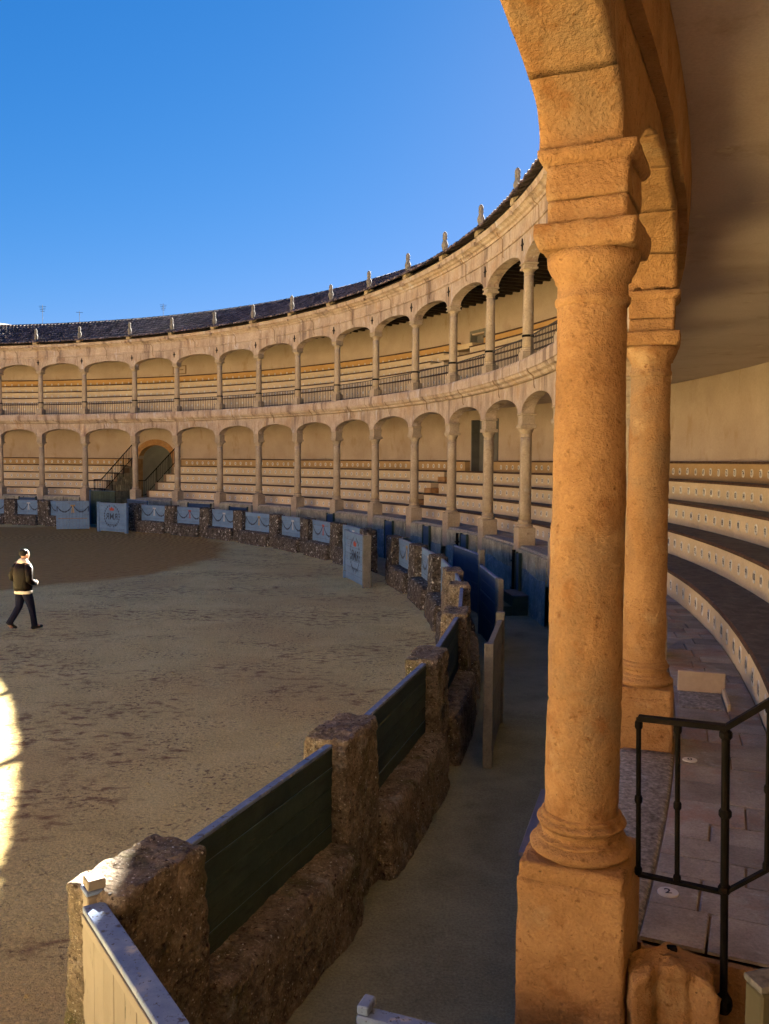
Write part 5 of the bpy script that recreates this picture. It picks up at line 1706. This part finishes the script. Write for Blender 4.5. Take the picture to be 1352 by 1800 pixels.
# jacket: torso and sleeves
V, F = loft([((-0.005, 0, 0.86), 0.165, 0.215), ((-0.01, 0, 0.95), 0.175, 0.225), ((-0.015, 0, 1.08), 0.17, 0.222), ((-0.02, 0, 1.22), 0.168, 0.225), ((-0.015, 0, 1.34), 0.15, 0.225), ((-0.008, 0, 1.42), 0.125, 0.20), ((0.005, 0, 1.475), 0.09, 0.12), ((0.012, 0, 1.50), 0.07, 0.075)], 28)
V = disp(V, 0.022, 7, 5)
g = G(); g.add(V, F)
for sgn in (-1, 1):
    V, F = tube([(0.0, sgn * 0.165, 1.42), (-0.02, sgn * 0.235, 1.34), (-0.06, sgn * 0.292, 1.20), (-0.065, sgn * 0.295, 1.12), (0.03, sgn * 0.262, 1.055), (0.16, sgn * 0.185, 1.025)], [0.075, 0.082, 0.075, 0.072, 0.066, 0.055], 14)
    g.add(disp(V, 0.018, 10, 6), F)
g.obj('jacket', LEATHER, per, smooth=True)
V, F = loft([((-0.004, 0, 0.80), 0.158, 0.205), ((-0.005, 0, 0.805), 0.168, 0.216), ((-0.005, 0, 0.855), 0.170, 0.220), ((-0.005, 0, 0.87), 0.160, 0.21)], 28); obj('jacket_hem', disp(V, 0.01, 14, 2), F, FLEECE, per, smooth=True)
V, F = loft([((0.0, 0, 1.465), 0.105, 0.125), ((0.0, 0, 1.49), 0.112, 0.125), ((0.005, 0, 1.53), 0.098, 0.098), ((0.01, 0, 1.55), 0.08, 0.08)], 20); obj('jacket_collar', disp(V, 0.02, 16, 2), F, FLEECE, per, smooth=True)
g = G()
for sgn in (-1, 1):
    g.add(*tube([(0.145, sgn * 0.193, 1.028), (0.185, sgn * 0.168, 1.022)], [0.058, 0.052], 12))
g.obj('jacket_cuffs', FLEECE, per, smooth=True)
g = G()
g.add(*tube([(0.155, -0.02, 0.86), (0.172, -0.02, 1.05), (0.165, -0.03, 1.25), (0.115, -0.07, 1.42), (0.07, -0.085, 1.48)], [0.012, 0.013, 0.016, 0.022, 0.024], 8))
g.add(*tube([(0.155, 0.02, 0.86), (0.172, 0.02, 1.05), (0.165, 0.03, 1.25), (0.115, 0.07, 1.42), (0.07, 0.085, 1.48)], [0.012, 0.013, 0.016, 0.022, 0.024], 8))
g.obj('jacket_lining', FLEECE, per, smooth=True)
# trousers
g = G()
V, F = loft([((0, 0, 0.80), 0.125, 0.175), ((0, 0, 0.92), 0.13, 0.17), ((0, 0, 0.98), 0.12, 0.16)], 20); g.add(V, F)
for pts, rr in (([(0.005, -0.085, 0.86), (0.06, -0.095, 0.68), (0.115, -0.10, 0.50), (0.155, -0.10, 0.30), (0.195, -0.10, 0.075)], [0.108, 0.095, 0.075, 0.068, 0.068]),
                ([(-0.005, 0.085, 0.86), (-0.02, 0.095, 0.68), (-0.045, 0.10, 0.50), (-0.15, 0.10, 0.345), (-0.30, 0.10, 0.155)], [0.108, 0.095, 0.078, 0.07, 0.068])):
    V, F = tube(pts, rr, 16); g.add(disp(V, 0.014, 12, 4), F)
g.obj('trousers', DENIM, per, smooth=True)
# shoes
def shoe(p, pitch):
    V, F = rough_box(-0.09, 0.19, -0.047, 0.047, 0.0, 0.085, (14, 8, 6), 0.04, 0.004, 20, 2)
    V = np.array(V); V[:, 2] *= np.where(V[:, 0] > 0.06, 0.72, 1.0)
    c, s_ = math.cos(pitch), math.sin(pitch)
    W = np.stack([V[:, 0] * c + V[:, 2] * s_, V[:, 1], -V[:, 0] * s_ + V[:, 2] * c], 1) + np.array(p)
    obj('shoe', W, F, SHOE, per, smooth=True)
shoe((0.20, -0.10, 0.0), -0.06)
shoe((-0.29, 0.10, 0.125), 0.58)
